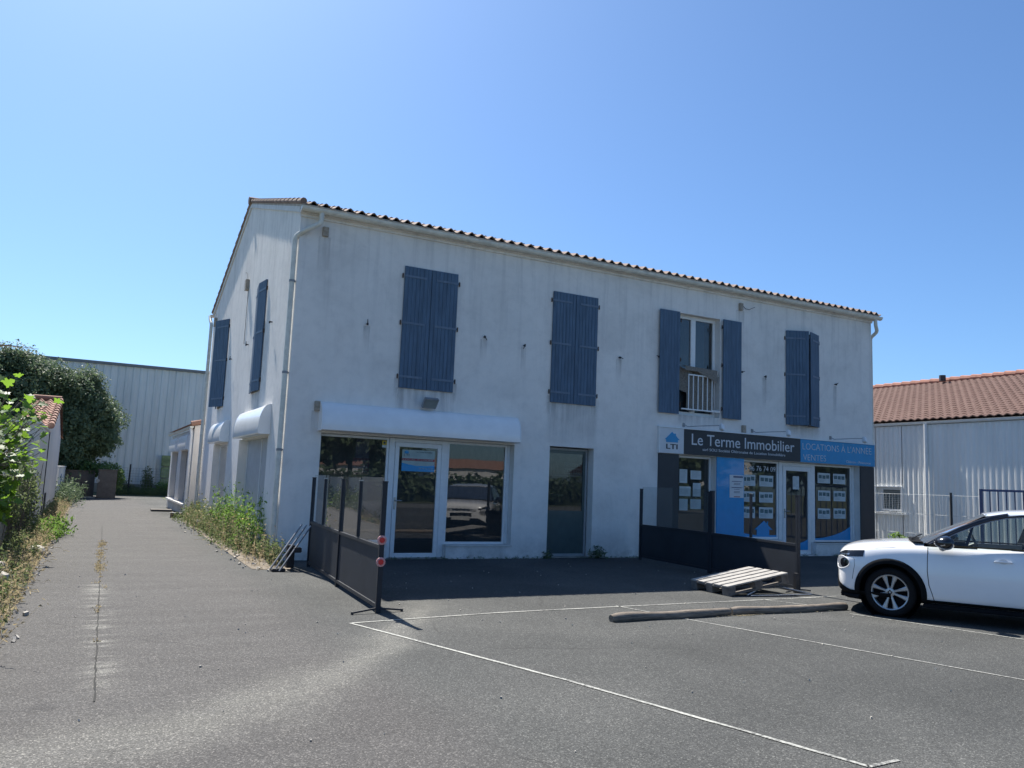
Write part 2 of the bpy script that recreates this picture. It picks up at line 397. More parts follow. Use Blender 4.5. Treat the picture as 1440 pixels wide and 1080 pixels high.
stripe([(5.93, -7.2), (6.6, -9.6), (7.4, -12.6)], .028)
# dark joint line in the lane
mb = MB(); rr = random.Random(5); prev = None; y = -8.6; x = -2.88
while y < 9:
    w = .003 + .005 * rr.random(); cur = ((x - w, y, .0045), (x + w, y, .0045))
    if prev: mb.quad(prev[0], prev[1], cur[1], cur[0])
    prev = cur; y += .09; x = -2.88 + (y + 8.6) * .0155 + rr.uniform(-.005, .005)
tag(mb.build('lane_joint', M('dark_joint', (.02, .02, .018), .95, var=.2), recalc=False), kind='structure')

# ------------------------------------------------------------------ main building
L_, D_, E_, A_ = 15.6, 11.77, 6.376, 8.216
B = empty('commercial_building', (0, 0, 0), 0, 'two storey white rendered building with blue shutters, tiled roof and two shopfronts', 'building')
def wall_grid(mb, a0, a1, b0, b1, holes, t, fn):
    """fn(a,b,depth) -> point; holes (a0,a1,b0,b1,depth of reveal)"""
    A = sorted({a0, a1, *[h[0] for h in holes], *[h[1] for h in holes]}); Bz = sorted({b0, b1, *[h[2] for h in holes], *[h[3] for h in holes]})
    # finer subdivision is not needed; shading is procedural
    for i in range(len(A) - 1):
        for j in range(len(Bz) - 1):
            ca, cb = (A[i] + A[i + 1]) / 2, (Bz[j] + Bz[j + 1]) / 2
            if any(h[0] < ca < h[1] and h[2] < cb < h[3] for h in holes): continue
            mb.quad(fn(A[i], Bz[j], 0), fn(A[i + 1], Bz[j], 0), fn(A[i + 1], Bz[j + 1], 0), fn(A[i], Bz[j + 1], 0))
            mb.quad(fn(A[i], Bz[j], t), fn(A[i], Bz[j + 1], t), fn(A[i + 1], Bz[j + 1], t), fn(A[i + 1], Bz[j], t))
    inh = lambda a, b: any(h[0] < a < h[1] and h[2] < b < h[3] for h in holes)
    for i in range(len(A) - 1):
        for j in range(len(Bz) - 1):
            ca, cb_ = (A[i] + A[i + 1]) / 2, (Bz[j] + Bz[j + 1]) / 2
            if not inh(ca, cb_): continue
            x0, x1, z0, z1 = A[i], A[i + 1], Bz[j], Bz[j + 1]; e = 1e-4
            if not inh(x0 - e, cb_): mb.quad(fn(x0, z0, 0), fn(x0, z1, 0), fn(x0, z1, t), fn(x0, z0, t))
            if not inh(x1 + e, cb_): mb.quad(fn(x1, z0, 0), fn(x1, z0, t), fn(x1, z1, t), fn(x1, z1, 0))
            if not inh(ca, z1 + e): mb.quad(fn(x0, z1, 0), fn(x1, z1, 0), fn(x1, z1, t), fn(x0, z1, t))
            if not inh(ca, z0 - e): mb.quad(fn(x0, z0, 0), fn(x0, z0, t), fn(x1, z0, t), fn(x1, z0, 0))
WT, WB = 5.672, 3.263
FH = [(2.12, 3.20, WB, WT), (5.50, 6.58, WB, WT), (8.92, 10.19, WB, WT), (12.40, 13.50, WB, WT),   # upstairs
      (.655, 2.04, .30, 2.30), (2.04, 3.25, .0, 2.30), (3.25, 4.675, .27, 2.30),
      (5.52, 6.63, .0, 2.335),
      (8.97, 10.10, .40, 2.33), (10.97, 12.30, .40, 2.33), (12.30, 13.42, .02, 2.33), (13.42, 15.06, .33, 2.33)]
mb = MB(); wall_grid(mb, 0, L_, 0, E_ + .1, FH, .24, lambda a, b, d: (a, d, b))
# side wall (gable) at x = 0
SH = [(2.86, 3.88, WB, WT), (8.12, 9.3, WB, WT), (1.52, 4.95, .33, 2.26), (6.72, 9.3, .33, 2.26)]
wall_grid(mb, .24, D_, 0, E_ + .1, SH, .24, lambda a, b, d: (d, a, b))
def tri_gable(x, t):
    mb.add([(x, 0, E_ + .1), (x, D_, E_ + .1), (x, D_ / 2, A_ + .02), (x + t, 0, E_ + .1), (x + t, D_, E_ + .1), (x + t, D_ / 2, A_ + .02)],
           [(0, 2, 1), (3, 4, 5)])
tri_gable(0, .24); tri_gable(L_ - .24, .24)
mb.quad((0, 0, 0), (0, .24, 0), (0, .24, E_ + .1), (0, 0, E_ + .1))
mb.quad((L_, 0, 0), (L_, D_, 0), (L_, D_, E_ + .1), (L_, 0, E_ + .1))
mb.quad((0, D_, 0), (L_, D_, 0), (L_, D_, E_ + .1), (0, D_, E_ + .1))
mb.build('wall', RENDER, B, recalc=False)
# interior: floor slab, ceiling, partitions, shop back walls
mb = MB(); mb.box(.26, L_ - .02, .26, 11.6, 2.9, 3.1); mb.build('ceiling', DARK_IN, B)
mb = MB()
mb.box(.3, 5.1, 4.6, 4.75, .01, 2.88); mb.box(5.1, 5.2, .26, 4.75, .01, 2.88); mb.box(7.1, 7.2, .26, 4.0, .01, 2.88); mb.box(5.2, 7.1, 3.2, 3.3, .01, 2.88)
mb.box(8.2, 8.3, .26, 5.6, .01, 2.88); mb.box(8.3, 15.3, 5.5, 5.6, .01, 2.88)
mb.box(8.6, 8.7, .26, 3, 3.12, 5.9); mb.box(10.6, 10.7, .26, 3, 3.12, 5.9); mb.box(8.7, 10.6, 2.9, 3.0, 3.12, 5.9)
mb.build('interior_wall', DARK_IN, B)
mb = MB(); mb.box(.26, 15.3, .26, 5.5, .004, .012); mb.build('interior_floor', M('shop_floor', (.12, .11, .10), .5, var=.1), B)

# --- roof : canal tiles as a corrugated sheet with stepped courses and open eave ends
def tile_roof(name, x0, x1, ye, ze, yr, zr, parent, mat, per=.23, amp=.048, course=.36, thick=.02, per_seg=8, dirr=None):
    nx = int(round((x1 - x0) / per)) * per_seg; L = math.hypot(yr - ye, zr - ze); nc = max(1, int(round(L / course)))
    xs = np.linspace(x0, x1, nx + 1); ph = (xs - x0) / per * 2 * PI
    c = np.cos(ph); prof = amp * np.where(c > 0, c, c * .55)
    rows = []
    for k in range(nc):
        for s, lift in ((0, .022), (1, .0)):
            rows.append(((k + s) / nc, lift))
    V = []
    sx = RNG.normal(0, .006, (nc, nx // per_seg + 2))
    for i, (t, lift) in enumerate(rows):
        jit = np.repeat(sx[i // 2], per_seg)[:nx + 1]
        y = ye + (yr - ye) * t + (jit if i % 2 == 0 else 0) * np.sign(ye - yr)
        z = ze + (zr - ze) * t + prof * (1.0 if i % 2 == 0 else .86) + lift + np.abs(jit) * .3
        V += list(zip(xs.tolist(), (y * np.ones(nx + 1)).tolist(), z.tolist()))
    n1 = nx + 1; F = []
    for i in range(len(rows) - 1):
        for j in range(nx):
            F.append((i * n1 + j, i * n1 + j + 1, (i + 1) * n1 + j + 1, (i + 1) * n1 + j))
    b0 = len(V)   # eave thickness
    V += [(V[j][0], V[j][1], V[j][2] - thick) for j in range(n1)]
    F += [(b0 + j, b0 + j + 1, j + 1, j) for j in range(nx)]
    b1 = len(V)   # underside of the first course, so the ends read hollow
    V += [(V[j][0], ye + (yr - ye) * .35 / nc * 3, V[j][2] - thick + (zr - ze) * .35 / nc * 3) for j in range(n1)]
    F += [(b1 + j, b1 + j + 1, b0 + j + 1, b0 + j) for j in range(nx)]
    mb = MB(); mb.add(V, F); return mb.build(name, mat, parent, smooth=True, recalc=False, angle=50)
zov = .06
roof = tile_roof('roof', -.05, L_ + .17, -.20, E_ + .02 + .085, D_ / 2, A_ + .10, B, TILE)
tile_roof('roof', -.05, L_ + .17, D_ + .20, E_ + .02 + .085, D_ / 2, A_ + .10, B, TILE)
# sealing board under the tiles, verge mortar band, ridge
mb = MB()
for s in (1, -1):
    ya, yb = (-.188, D_ / 2) if s == 1 else (D_ + .188, D_ / 2)
    mb.add([(-.03, ya, E_ + .02), (L_ + .1, ya, E_ + .02), (L_ + .1, yb, A_ + .03), (-.03, yb, A_ + .03),
            (-.03, ya, E_ + .095), (L_ + .1, ya, E_ + .095), (L_ + .1, yb, A_ + .09), (-.03, yb, A_ + .09)],
           [(0, 1, 2, 3), (4, 7, 6, 5), (0, 4, 5, 1), (3, 2, 6, 7), (0, 3, 7, 4), (1, 5, 6, 2)])
mb.build('roof_underlay', M('roof_mortar', (.42, .37, .31), .95, var=.3, bmp=.5), B)
mb = MB()
mb.tube([(-.10 + i * .42, D_ / 2, A_ + .13 + (.012 if i % 2 else 0)) for i in range(38)], .10, 10)
mb.build('ridge_tile', TILE, B, smooth=True)
mb = MB()   # verge tiles: a row of half-round covers lying along the rake, above a mortar band
for s in (1, -1):
    ya = -.2 if s == 1 else D_ + .2
    n = 15
    for k in range(n):
        t0, t1 = k / n, (k + 1.12) / n
        p0 = Vector((-.012, ya + (D_ / 2 - ya) * t0, E_ + .14 + (A_ - E_) * t0)); p1 = Vector((-.012, ya + (D_ / 2 - ya) * min(1, t1), E_ + .125 + (A_ - E_) * min(1, t1)))
        mb.tube([p0, p1], [.062, .050], 10)
mb.build('verge_tile', TILE, B, smooth=True)
mb = MB()
for s in (1, -1):
    ya = 0 if s == 1 else D_
    mb.add([(-.032, ya, E_ - .02), (-.032, D_ / 2, A_ - .04), (-.032, D_ / 2, A_ + .05), (-.032, ya, E_ + .09),
            (.0, ya, E_ - .02), (.0, D_ / 2, A_ - .04), (.0, D_ / 2, A_ + .05), (.0, ya, E_ + .09)], [(0, 1, 2, 3), (4, 7, 6, 5), (0, 4, 5, 1), (3, 2, 6, 7), (0, 3, 7, 4), (1, 5, 6, 2)])
mb.build('verge_board', M('verge_white', (.62, .62, .60), .8, var=.12), B)
# eave cornice band + gutter
mb = MB(); mb.box(-.02, L_ + .02, -.035, 0, E_ - .10, E_ + .02); mb.box(-.03, L_ + .03, -.10, -.035, E_ - .045, E_ + .02)
mb.build('eave_moulding', RENDER, B)
def gutter(x0, x1, y, z, r, axis='x', sgn=1):
    mb = MB(); n = 8; prof = [(r * math.cos(PI + PI * k / n), r * math.sin(PI + PI * k / n)) for k in range(n + 1)]
    prof = [(-r - .008, .008)] + prof + [(r, .012)]
    inner = [(p[0] * .93, p[1] * .93 + .002) for p in prof]
    for P_, q in ((prof, 0), (inner, 1)):
        for a, b in zip(P_, P_[1:]):
            if axis == 'x': mb.quad((x0, y + a[0], z + a[1]), (x1, y + a[0], z + a[1]), (x1, y + b[0], z + b[1]), (x0, y + b[0], z + b[1]))
            else: mb.quad((y + a[0], x0, z + a[1]), (y + a[0], x1, z + a[1]), (y + b[0], x1, z + b[1]), (y + b[0], x0, z + b[1]))
    for xe in (x0, x1):
        c = [((xe, y + p[0], z + p[1]) if axis == 'x' else (y + p[0], xe, z + p[1])) for p in prof]
        mb.add(c, [tuple(range(len(c)))])
    x = x0 + .5
    while x < x1:     # joint collars
        if axis == 'x':
            for a, b in zip(prof, prof[1:]):
                mb.quad((x, y + a[0] * 1.06, z + a[1] * 1.06 - .002), (x + .04, y + a[0] * 1.06, z + a[1] * 1.06 - .002), (x + .04, y + b[0] * 1.06, z + b[1] * 1.06 - .002), (x, y + b[0] * 1.06, z + b[1] * 1.06 - .002))
        x += 2.9
    return mb
gutter(-.04, L_ + .16, -.185, E_ + .035, .075).build('gutter', PVC_OLD, B, smooth=True, recalc=False, angle=60)
gutter(-.10, L_ + .1, D_ + .185, E_ + .035, .075).build('gutter', PVC_OLD, B, smooth=True, recalc=False, angle=60)
def arc_path(pts, rad=.07, n=5):
    P = [Vector(p) for p in pts]; out = [P[0]]
    for i in range(1, len(P) - 1):
        a = (P[i - 1] - P[i]).normalized(); b = (P[i + 1] - P[i]).normalized()
        for k in range(n + 1):
            t = k / n; out.append((P[i] + a * rad * (1 - t)) * (1 - t) + P[i] * 2 * t * (1 - t) * 0 + P[i] * 0 + (P[i] + b * rad * t) * t if False else
                                  (P[i] + a * rad) * (1 - t) ** 2 + P[i] * 2 * t * (1 - t) + (P[i] + b * rad) * t ** 2)
    return out + [P[-1]]
mb = MB(); mb.tube(arc_path([(.34, -.185, E_ + .0), (.34, -.185, E_ - .22), (.10, -.10, E_ - .36), (-.065, .05, E_ - .48), (-.065, .05, .03)], .09), .047, 14)
dp = mb.build('downpipe', PVC_OLD, B, smooth=True, angle=60)
mb = MB()
for z in (5.05, 3.35, 1.95): mb.lathe([(.05, -.022), (.056, -.022), (.056, .022), (.05, .022)], Matrix.Translation((-.065, .05, z)), 14); mb.box(-.03, .0, .035, .065, z - .012, z + .012)
mb.build('pipe_bracket', GALV, dp)
mb = MB(); mb.tube(arc_path([(-.10, D_ + .185, E_), (-.10, D_ + .1, E_ - .1), (-.075, D_ - .12, E_ - .3), (-.075, D_ - .12, .03)], .06), .05, 12)
mb.build('downpipe', PVC_OLD, B, smooth=True, angle=60)
mb = MB(); mb.tube(arc_path([(L_ - .05, -.185, E_), (L_ - .05, -.185, E_ - .18), (L_ + .10, -.12, E_ - .34), (L_ + .10, .1, E_ - .48), (L_ + .10, .1, .03)], .08), .047, 12)
mb.build('downpipe', PVC_OLD, B, smooth=True, angle=60)

# --- shutters (leaf hinged about a vertical axis)
def leaf(w, h, hinge, ang, side, flip, name='shutter', back=False):
    """hinge world point (bottom); leaf extends along local +u; ang = direction of u in plan (deg); side = normal sign for the front face"""
    u = Vector((math.cos(R(ang)), math.sin(R(ang)), 0)); n = Vector((u.y, -u.x, 0)) * side; H = Vector(hinge)
    pts = lambda a, d, z: H + u * a + n * d + Vector((0, 0, z))
    mb = MB(); k = max(4, int(round(w / .085))); bw = w / k
    for i in range(k):
        a0, a1 = i * bw + .003, (i + 1) * bw - .003; d1 = .028; c = .006
        poly = [(a0, 0), (a1, 0), (a1, d1 - c), (a1 - c, d1), (a0 + c, d1), (a0, d1 - c)]
        mb.prism(poly, lambda a, d: pts(a, d, 0), lambda a, d: pts(a, d, h))
    mb.prism([(0.0, .004), (w, .004), (w, .020), (0, .020)], lambda a, d: pts(a, d, .004), lambda a, d: pts(a, d, h - .004))
    o = mb.build(name, BLUE_WOOD, B)
    mb = MB()
    for z in (.20, h * .53 - .02, h - .22):
        mb.prism([(-.01, .0285), (w * .82, .0285), (w * .82, .037), (-.01, .037)], lambda a, d: pts(a, d, z), lambda a, d: pts(a, d, z + .042))
    mb.build('strap_hinge', BLUE_HINGE, o, recalc=True)
    mb = MB()
    for z in (.20, h * .53 - .02, h - .22):
        p = pts(-.035, .012, z + .02)
        mb.tube([p - Vector((0, 0, .045)), p + Vector((0, 0, .045))], .014, 8)
    mb.build('hinge_pin', RUST, o)
    return o
HH = WT - WB
for x0, x1 in ((2.08, 3.22), (5.47, 6.62)):
    wv = (x1 - x0) / 2 - .004
    leaf(wv, HH, (x0, -.012, WB), 0, 1, 0); leaf(wv, HH, (x1, -.012, WB), 180, -1, 0)
leaf(.58, HH, (8.90, -.075, WB), 180, 1, 0); leaf(.58, HH, (10.235, -.075, WB), 0, -1, 0)
leaf(.585, HH, (12.37, -.012, WB), -27, 1, 0); leaf(.585, HH, (13.53, -.012, WB), 202, -1, 0)
# side wall pair nearly closed, and a half open one further back
leaf(.535, HH, (-.012, 2.82, WB), 97, -1, 0); leaf(.535, HH, (-.012, 3.92, WB), 264, 1, 0)
leaf(.70, HH, (-.012, 8.10, WB), 112, -1, 0); leaf(.60, HH, (-.012, 9.34, WB), 262, 1, 0)
# shutter stays on the wall
def stay(p, d, a):
    p = Vector(p); mb = MB(); mb.tube([p, p + Vector(d) * .06], .014, 6)
    q = p + Vector(d) * .055; t = Vector((-d[1] * math.cos(a), d[0] * math.cos(a), math.sin(a))) if d[0] else Vector((math.cos(a), 0, math.sin(a)))
    mb.tube([q - t * .025, q + t * .085], [.013, .007], 6); mb.box(q.x - .014, q.x + .014, q.y - .014, q.y + .014, q.z - .03, q.z + .014)
    mb.build('shutter_stay', IRON, B)
for x, z, a in ((1.384, 4.42, 1.6), (3.864, 4.47, -1.0), (4.796, 4.40, -1.9), (7.23, 4.41, -.3), (11.64, 4.41, -1.6), (14.15, 4.45, .45), (8.33, 4.55, 3.0), (10.86, 4.45, .2)):
    stay((x, 0, z), (0, -1, 0), a)
for y, z, a in ((2.0, 4.6, 0), (4.75, 4.5, 2), (7.2, 4.45, 1)): stay((0, y, z), (-1, 0, 0), a)
# junction boxes
for i, (x, z) in enumerate(((.47, 6.06), (.55, 2.78), (10.83, 6.07), (10.94, 3.05))):
    mb = MB(); mb.box(x - .055, x + .055, -.06, 0, z - .09, z + .09); mb.tube([(x - .01, -.06, z + .01), (x - .01, -.075, z + .01)], .014, 8)
    mb.build('junction_box', BEIGE, B, bevel=.01)
for y, z in ((5.43, 6.08), (11.0, 6.05)):
    mb = MB(); mb.box(-.085, 0, y - .09, y + .09, z - .14, z + .12); mb.tube([(-.03, y, z + .1), (-.05, y - .04, z + .25), (-.1, y - .05, z + .3)], .006, 6); mb.build('junction_box', BEIGE, B, bevel=.01)
mb = MB(); mb.tube([(10.88, -.04, 6.10), (10.95, -.06, 6.03), (11.06, -.07, 6.02), (11.16, -.05, 6.07), (11.2, -.12, 6.09)], .007, 6); mb.build('loose_cable', IRON, B); mb = MB()
mb.tube([(-.012, 5.38, 5.95), (-.012, 5.36, 4.6)], .006, 5)
mb.build('loose_cable', IRON, B)
# water stains below the upstairs windows are part of the render: thin grey sheets of grime with their own ragged edge
def grime():
    m, nt, b = newmat('rain_grime'); v = objvec(nt, (9, 9, .7)); t = nt.nodes.new('ShaderNodeTexCoord')
    n = noise(nt, 1, 5, .65, v)
    sp = nt.nodes.new('ShaderNodeSeparateXYZ'); nt.links.new(t.outputs['Generated'], sp.inputs[0])
    gx, gz = sp.outputs[0], sp.outputs[2]
    edge = mth(nt, 'MULTIPLY', mth(nt, 'MULTIPLY', gx, mth(nt, 'SUBTRACT', 1, gx)), 9, clamp=True)
    side = mth(nt, 'ADD', .34, mth(nt, 'POWER', mth(nt, 'ABSOLUTE', mth(nt, 'MULTIPLY_ADD', gx, 2.0, -1.0)), 8.0))
    a = mth(nt, 'MULTIPLY', mth(nt, 'MULTIPLY', ramp(nt, n, [(.35, (0, 0, 0)), (.62, (1, 1, 1))]), mth(nt, 'POWER', gz, .8)), mth(nt, 'MULTIPLY', edge, side))
    b.inputs['Base Color'].default_value = (.12, .12, .125, 1); b.inputs['Roughness'].default_value = .95
    nt.links.new(mth(nt, 'MULTIPLY', a, .75), b.inputs['Alpha']); return m
GRIME = grime()
for x0, x1, h in ((2.02, 3.28, .75), (5.40, 6.68, 1.0), (8.80, 10.35, .28), (12.3, 13.6, .30)):
    mb = MB(); mb.quad((x0, -.003, WB - h), (x1, -.003, WB - h), (x1, -.003, WB - .0), (x0, -.003, WB - .0)); mb.build('rain_stain', GRIME, B, recalc=False)
for x, z, h, w in ((1.384, 4.38, .5, .07), (3.864, 4.42, .45, .08), (4.796, 4.36, .6, .06), (7.23, 4.37, .5, .08), (11.64, 4.37, .9, .07), (14.15, 4.4, .8, .07), (.47, 5.97, .7, .12), (10.83, 5.98, .5, .14), (.55, 2.69, .45, .10), (2.05, 3.45, .4, .06), (3.25, 3.45, .4, .06), (5.43, 3.4, .4, .06), (6.67, 3.4, .5, .06)  ):
    mb = MB(); mb.quad((x - w, -.0035, z - h), (x + w, -.0035, z - h), (x + w, -.0035, z), (x - w, -.0035, z)); mb.build('rain_stain', GRIME, B, recalc=False)
mb = MB(); mb.quad((-.003, 3.95, WB - .75), (-.003, 2.8, WB - .75), (-.003, 2.8, WB), (-.003, 3.95, WB)); mb.build('rain_stain', GRIME, B, recalc=False)
# closed-shutter windows behind leaves: plain dark frame
def frame_rect(mb, x0, x1, z0, z1, w, y0, y1):
    mb.box(x0, x1, y0, y1, z1 - w, z1); mb.box(x0, x1, y0, y1, z0, z0 + w); mb.box(x0, x0 + w, y0, y1, z0 + w, z1 - w); mb.box(x1 - w, x1, y0, y1, z0 + w, z1 - w)
def frame_rect_side(mb, y0, y1, z0, z1, w, x0, x1):
    mb.box(x0, x1, y0, y1, z1 - w, z1); mb.box(x0, x1, y0, y1, z0, z0 + w); mb.box(x0, x1, y0, y0 + w, z0 + w, z1 - w); mb.box(x0, x1, y1 - w, y1, z0 + w, z1 - w)
def window(x0, x1, z0, z1, y, w=.05, mull=(), name='window', fm=PVC, gm=GLASS, extra=0):
    mb = MB(); frame_rect(mb, x0, x1, z0, z1, w, y - .03, y + .03)
    for a, b in mull: mb.box(a, b, y - .035, y + .028, z0 + w, z1 - w)
    f = mb.build(name, fm, B, bevel=.004)
    mb = MB(); xs = [x0 + w] + [q for ab in mull for q in ab] + [x1 - w]
    for a, b in zip(xs[::2], xs[1::2]): mb.quad((a, y, z0 + w), (b, y, z0 + w), (b, y, z1 - w), (a, y, z1 - w))
    g = mb.build('pane', gm, f, recalc=False); return f, g
for (x0, x1) in ((2.12, 3.20), (5.50, 6.58), (12.40, 13.50)): window(x0, x1, WB, WT, .18, .06, [((x0 + x1) / 2 - .06, (x0 + x1) / 2 + .06)])
fw3, _ = window(8.925, 10.185, WB + .002, WT - .002, .19, .085, [(9.42, 9.56)], 'french_window')
mb = MB(); mb.box(9.01, 9.42, .24, .26, WB + .1, WT - .1); mb.box(9.56, 9.90, .24, .26, WB + .1, WT - .1)
mb.build('curtain', M('blue_grey_curtain', (.07, .12, .17), .9, var=.25, vscale=12, stretch=(6, 6, .4)), fw3)
for y0, y1 in ((2.86, 3.88), (8.12, 9.3)):
    mb = MB(); frame_rect_side(mb, y0, y1, WB, WT, .06, .15, .2); f = mb.build('window', PVC, B)
    mb = MB(); mb.quad((.17, y0 + .06, WB + .06), (.17, y1 - .06, WB + .06), (.17, y1 - .06, WT - .06), (.17, y0 + .06, WT - .06)); mb.build('pane', GLASS, f, recalc=False)
# balcony rail and mat
rail = empty('balcony_rail', (9.6, -.03, 3.38)); rail.parent = B
mb = MB(); mb.box(9.20, 9.93, -.045, -.015, 4.205, 4.235); mb.box(9.00, 10.17, -.045, -.015, 3.385, 3.415)
for i in range(6):
    x = 9.21 + i * .1425; mb.box(x - .011, x + .011, -.041, -.019, 3.41, 4.21)
mb.box(9.93, 10.17, -.04, -.02, 3.42, 3.435)
bpy.data.objects.remove(rail)
mb.build('balcony_rail', PVC, B, bevel=.003)
rr = random.Random(4); mb = MB(); n = 26; m_ = 12; V = []; F = []
for i in range(n + 1):
    for j in range(m_ + 1):
        s = i / n; t = j / m_; x = 9.02 + 1.02 * s
        top = 4.43 - .05 * s - (.07 * max(0, math.sin(s * 6)))
        z = top - t * .98; y = .05 + .035 * math.sin(s * 17 + t * 2) + .02 * math.sin(t * 6 + s * 5)
        if t < .12: y -= .07 * (1 - t / .12) * 0
        V.append((x, y, z))
for i in range(n):
    for j in range(m_):
        if i < 4 and j > 6: continue
        a = i * (m_ + 1) + j; F.append((a, a + 1, a + m_ + 2, a + m_ + 1))
mb.add(V, F); mt = mb.build('floor_mat', CLOTH, None, smooth=True, recalc=False)
tag(mt, 'brown woven mat hung inside the upstairs balcony rail of the open window', 'mat')
mb = MB(); V = []; 
for i in range(9):
    s = i / 8; x = 9.08 + .98 * s; V += [(x, -.012 - .05, 4.42 - .03 * s), (x, -.065, 4.26 - .0 * s - .2 * max(0, (s - .55)) * 2.0 + .05 * (s < .5))]
F = [(2 * i, 2 * i + 1, 2 * i + 3, 2 * i + 2) for i in range(8)]
V += [(v[0], .06, v[2]) for v in V[::2]]; F += [(2 * i, 2 * i + 2, 18 + i + 1, 18 + i) for i in range(8)]
mb.add(V, F); f = mb.build('mat_fold', CLOTH, mt, smooth=True, recalc=False)
mb = MB(); mb.lathe([(.0, 0), (.03, 0), (.034, .05), (0, .05)], Matrix.Translation((10.08, -.02, 4.33)), 10); mb.lathe([(.0, -.05), (.02, -.05), (.025, 0), (0, 0)], Matrix.Translation((10.08, -.02, 4.33)), 10)
mb.box(10.0, 10.17, -.01, .0, 4.26, 4.275); mb.build('rail_bracket', PVC_OLD, B)

# --- roller-shutter housings
def roller_box(p, q, z0, z1, depth, axis):
    """quarter-ellipse lacquered housing. axis 'x': p..q along x on front wall; 'y': along y on side wall"""
    prof = [(0, z1)]; n = 12; H = z1 - z0
    for k in range(n + 1):
        t = k / n * PI / 2; prof.append((depth * (.12 + .88 * math.sin(t)), z0 + .09 + (H - .09) * math.cos(t) * 1.0))
    prof.append((depth * .97, z0 + .015)); prof.append((depth * .90, z0)); prof.append((0, z0))
    fn = (lambda a: (lambda d, z: (a, -.001 - d, z))) if axis == 'x' else (lambda a: (lambda d, z: (-.001 - d, a, z)))
    mb = MB(); mb.prism(prof, fn(p), fn(q)); o = mb.build('roller_shutter_box', ALU, B, smooth=True, angle=40)
    mb = MB(); g = [(d * 1.03 + (.004 if d else 0), z + (.006 if z > z0 + H * .5 else -.004)) for d, z in prof]
    e = .014
    mb.prism(g, fn(p - e), fn(p)); mb.prism(g, fn(q), fn(q + e)); mb.build('end_cap', ALU, o)
    return o
roller_box(.60, 4.66, 2.335, 2.86, .27, 'x')
roller_box(1.38, 4.50, 2.28, 2.86, .22, 'y')
roller_box(6.62, 9.0, 2.27, 2.82, .22, 'y')

# --- left shopfront
YS = .20
fl, gl = window(.66, 2.03, .305, 2.295, YS, .045, name='shop_window')
fr, gr = window(3.255, 4.60, .275, 2.295, YS, .045, name='shop_window')
mb = MB(); mb.box(2.035, 2.15, YS - .045, YS + .04, .0, 2.295); mb.box(3.125, 3.25, YS - .045, YS + .04, .0, 2.295); mb.box(4.604, 4.672, YS - .03, YS + .04, .28, 2.295); mb.box(2.15, 3.125, YS - .045, YS + .04, 2.225, 2.295)
mb.build('door_frame', PVC, B, bevel=.006)
def door(x0, x1, z0, z1, y, w, name='door', hx=None, gm=GLASS, fm=PVC):
    mb = MB(); frame_rect(mb, x0, x1, z0, z1, w, y - .055, y + .0); d = mb.build(name, fm, B, bevel=.008)
    mb = MB(); mb.quad((x0 + w, y - .03, z0 + w), (x1 - w, y - .03, z0 + w), (x1 - w, y - .03, z1 - w), (x0 + w, y - .03, z1 - w)); mb.build('pane', gm, d, recalc=False)
    if hx is not None:
        s = 1 if hx < (x0 + x1) / 2 else -1
        mb = MB(); mb.box(hx - .018, hx + .018, y - .068, y - .055, .93, 1.16); mb.tube([(hx, y - .068, 1.10), (hx, y - .11, 1.10), (hx + .12 * s, y - .115, 1.10)], .010, 8); mb.build('handle', STEEL, d, smooth=True)
    return d
door(2.155, 3.12, .02, 2.22, YS, .085, hx=2.195)
# window sills
mb = MB(); mb.box(3.24, 4.70, -.02, .18, .235, .275); mb.box(.62, 2.02, -.02, .18, .262, .302); mb.box(13.43, 15.07, -.02, .18, .295, .33)
mb.build('window_sill', RENDER2, B, bevel=.006)
mb = MB(); mb.box(1.99, 3.30, -.03, .2, .005, .02); mb.box(5.6, 6.6, -.03, .2, .005, .03); mb.build('door_step', CONC, B)
# --- middle door: aluminium door with a lower solid half
mb = MB(); frame_rect(mb, 5.525, 6.60, .03, 2.315, .045, .20, .25); mb.build('door_frame', M('grey_door_frame', (.30, .32, .33), .5), B)
d = MB(); d.box(5.57, 6.55, .215, .235, .06, .98); d.box(5.57, 6.55, .210, .24, 2.20, 2.27); d.box(5.57, 5.64, .21, .24, .98, 2.20); d.box(6.50, 6.55, .21, .24, .98, 2.20)
dm = d.build('door', M('faded_green_door', (.055, .085, .085), .4, var=.12, coat=.2), B)
mb = MB(); mb.quad((5.64, .225, .98), (6.50, .225, .98), (6.50, .225, 2.20), (5.64, .225, 2.20)); mb.build('pane', GLASS, dm, recalc=False)
text_mesh('RÉSERVE', 'door_lettering', M('faded_letters', (.20, .24, .25), .6), .14, (6.06, .26, 1.93), width=.42, parent=dm, extrude=.001)
text_mesh('ENTRÉE', 'door_lettering', M('faded_letters', (.20, .24, .25), .6), .11, (6.06, .26, 1.77), width=.40, parent=dm, extrude=.001)
mb = MB(); mb.box(5.72, 5.735, .262, .268, 1.45, 2.15); mb.box(5.72, 6.05, .262, .268, 1.72, 1.735); mb.box(5.72, 6.05, .262, .268, 1.30, 1.315); mb.box(6.06, 6.48, .262, .268, 1.86, 1.90); mb.box(6.06, 6.48, .262, .268, 1.72, 1.735)
mb.build('notice_sheet', M('faded_paper', (.12, .15, .15), .7, var=.3, vscale=9), dm)
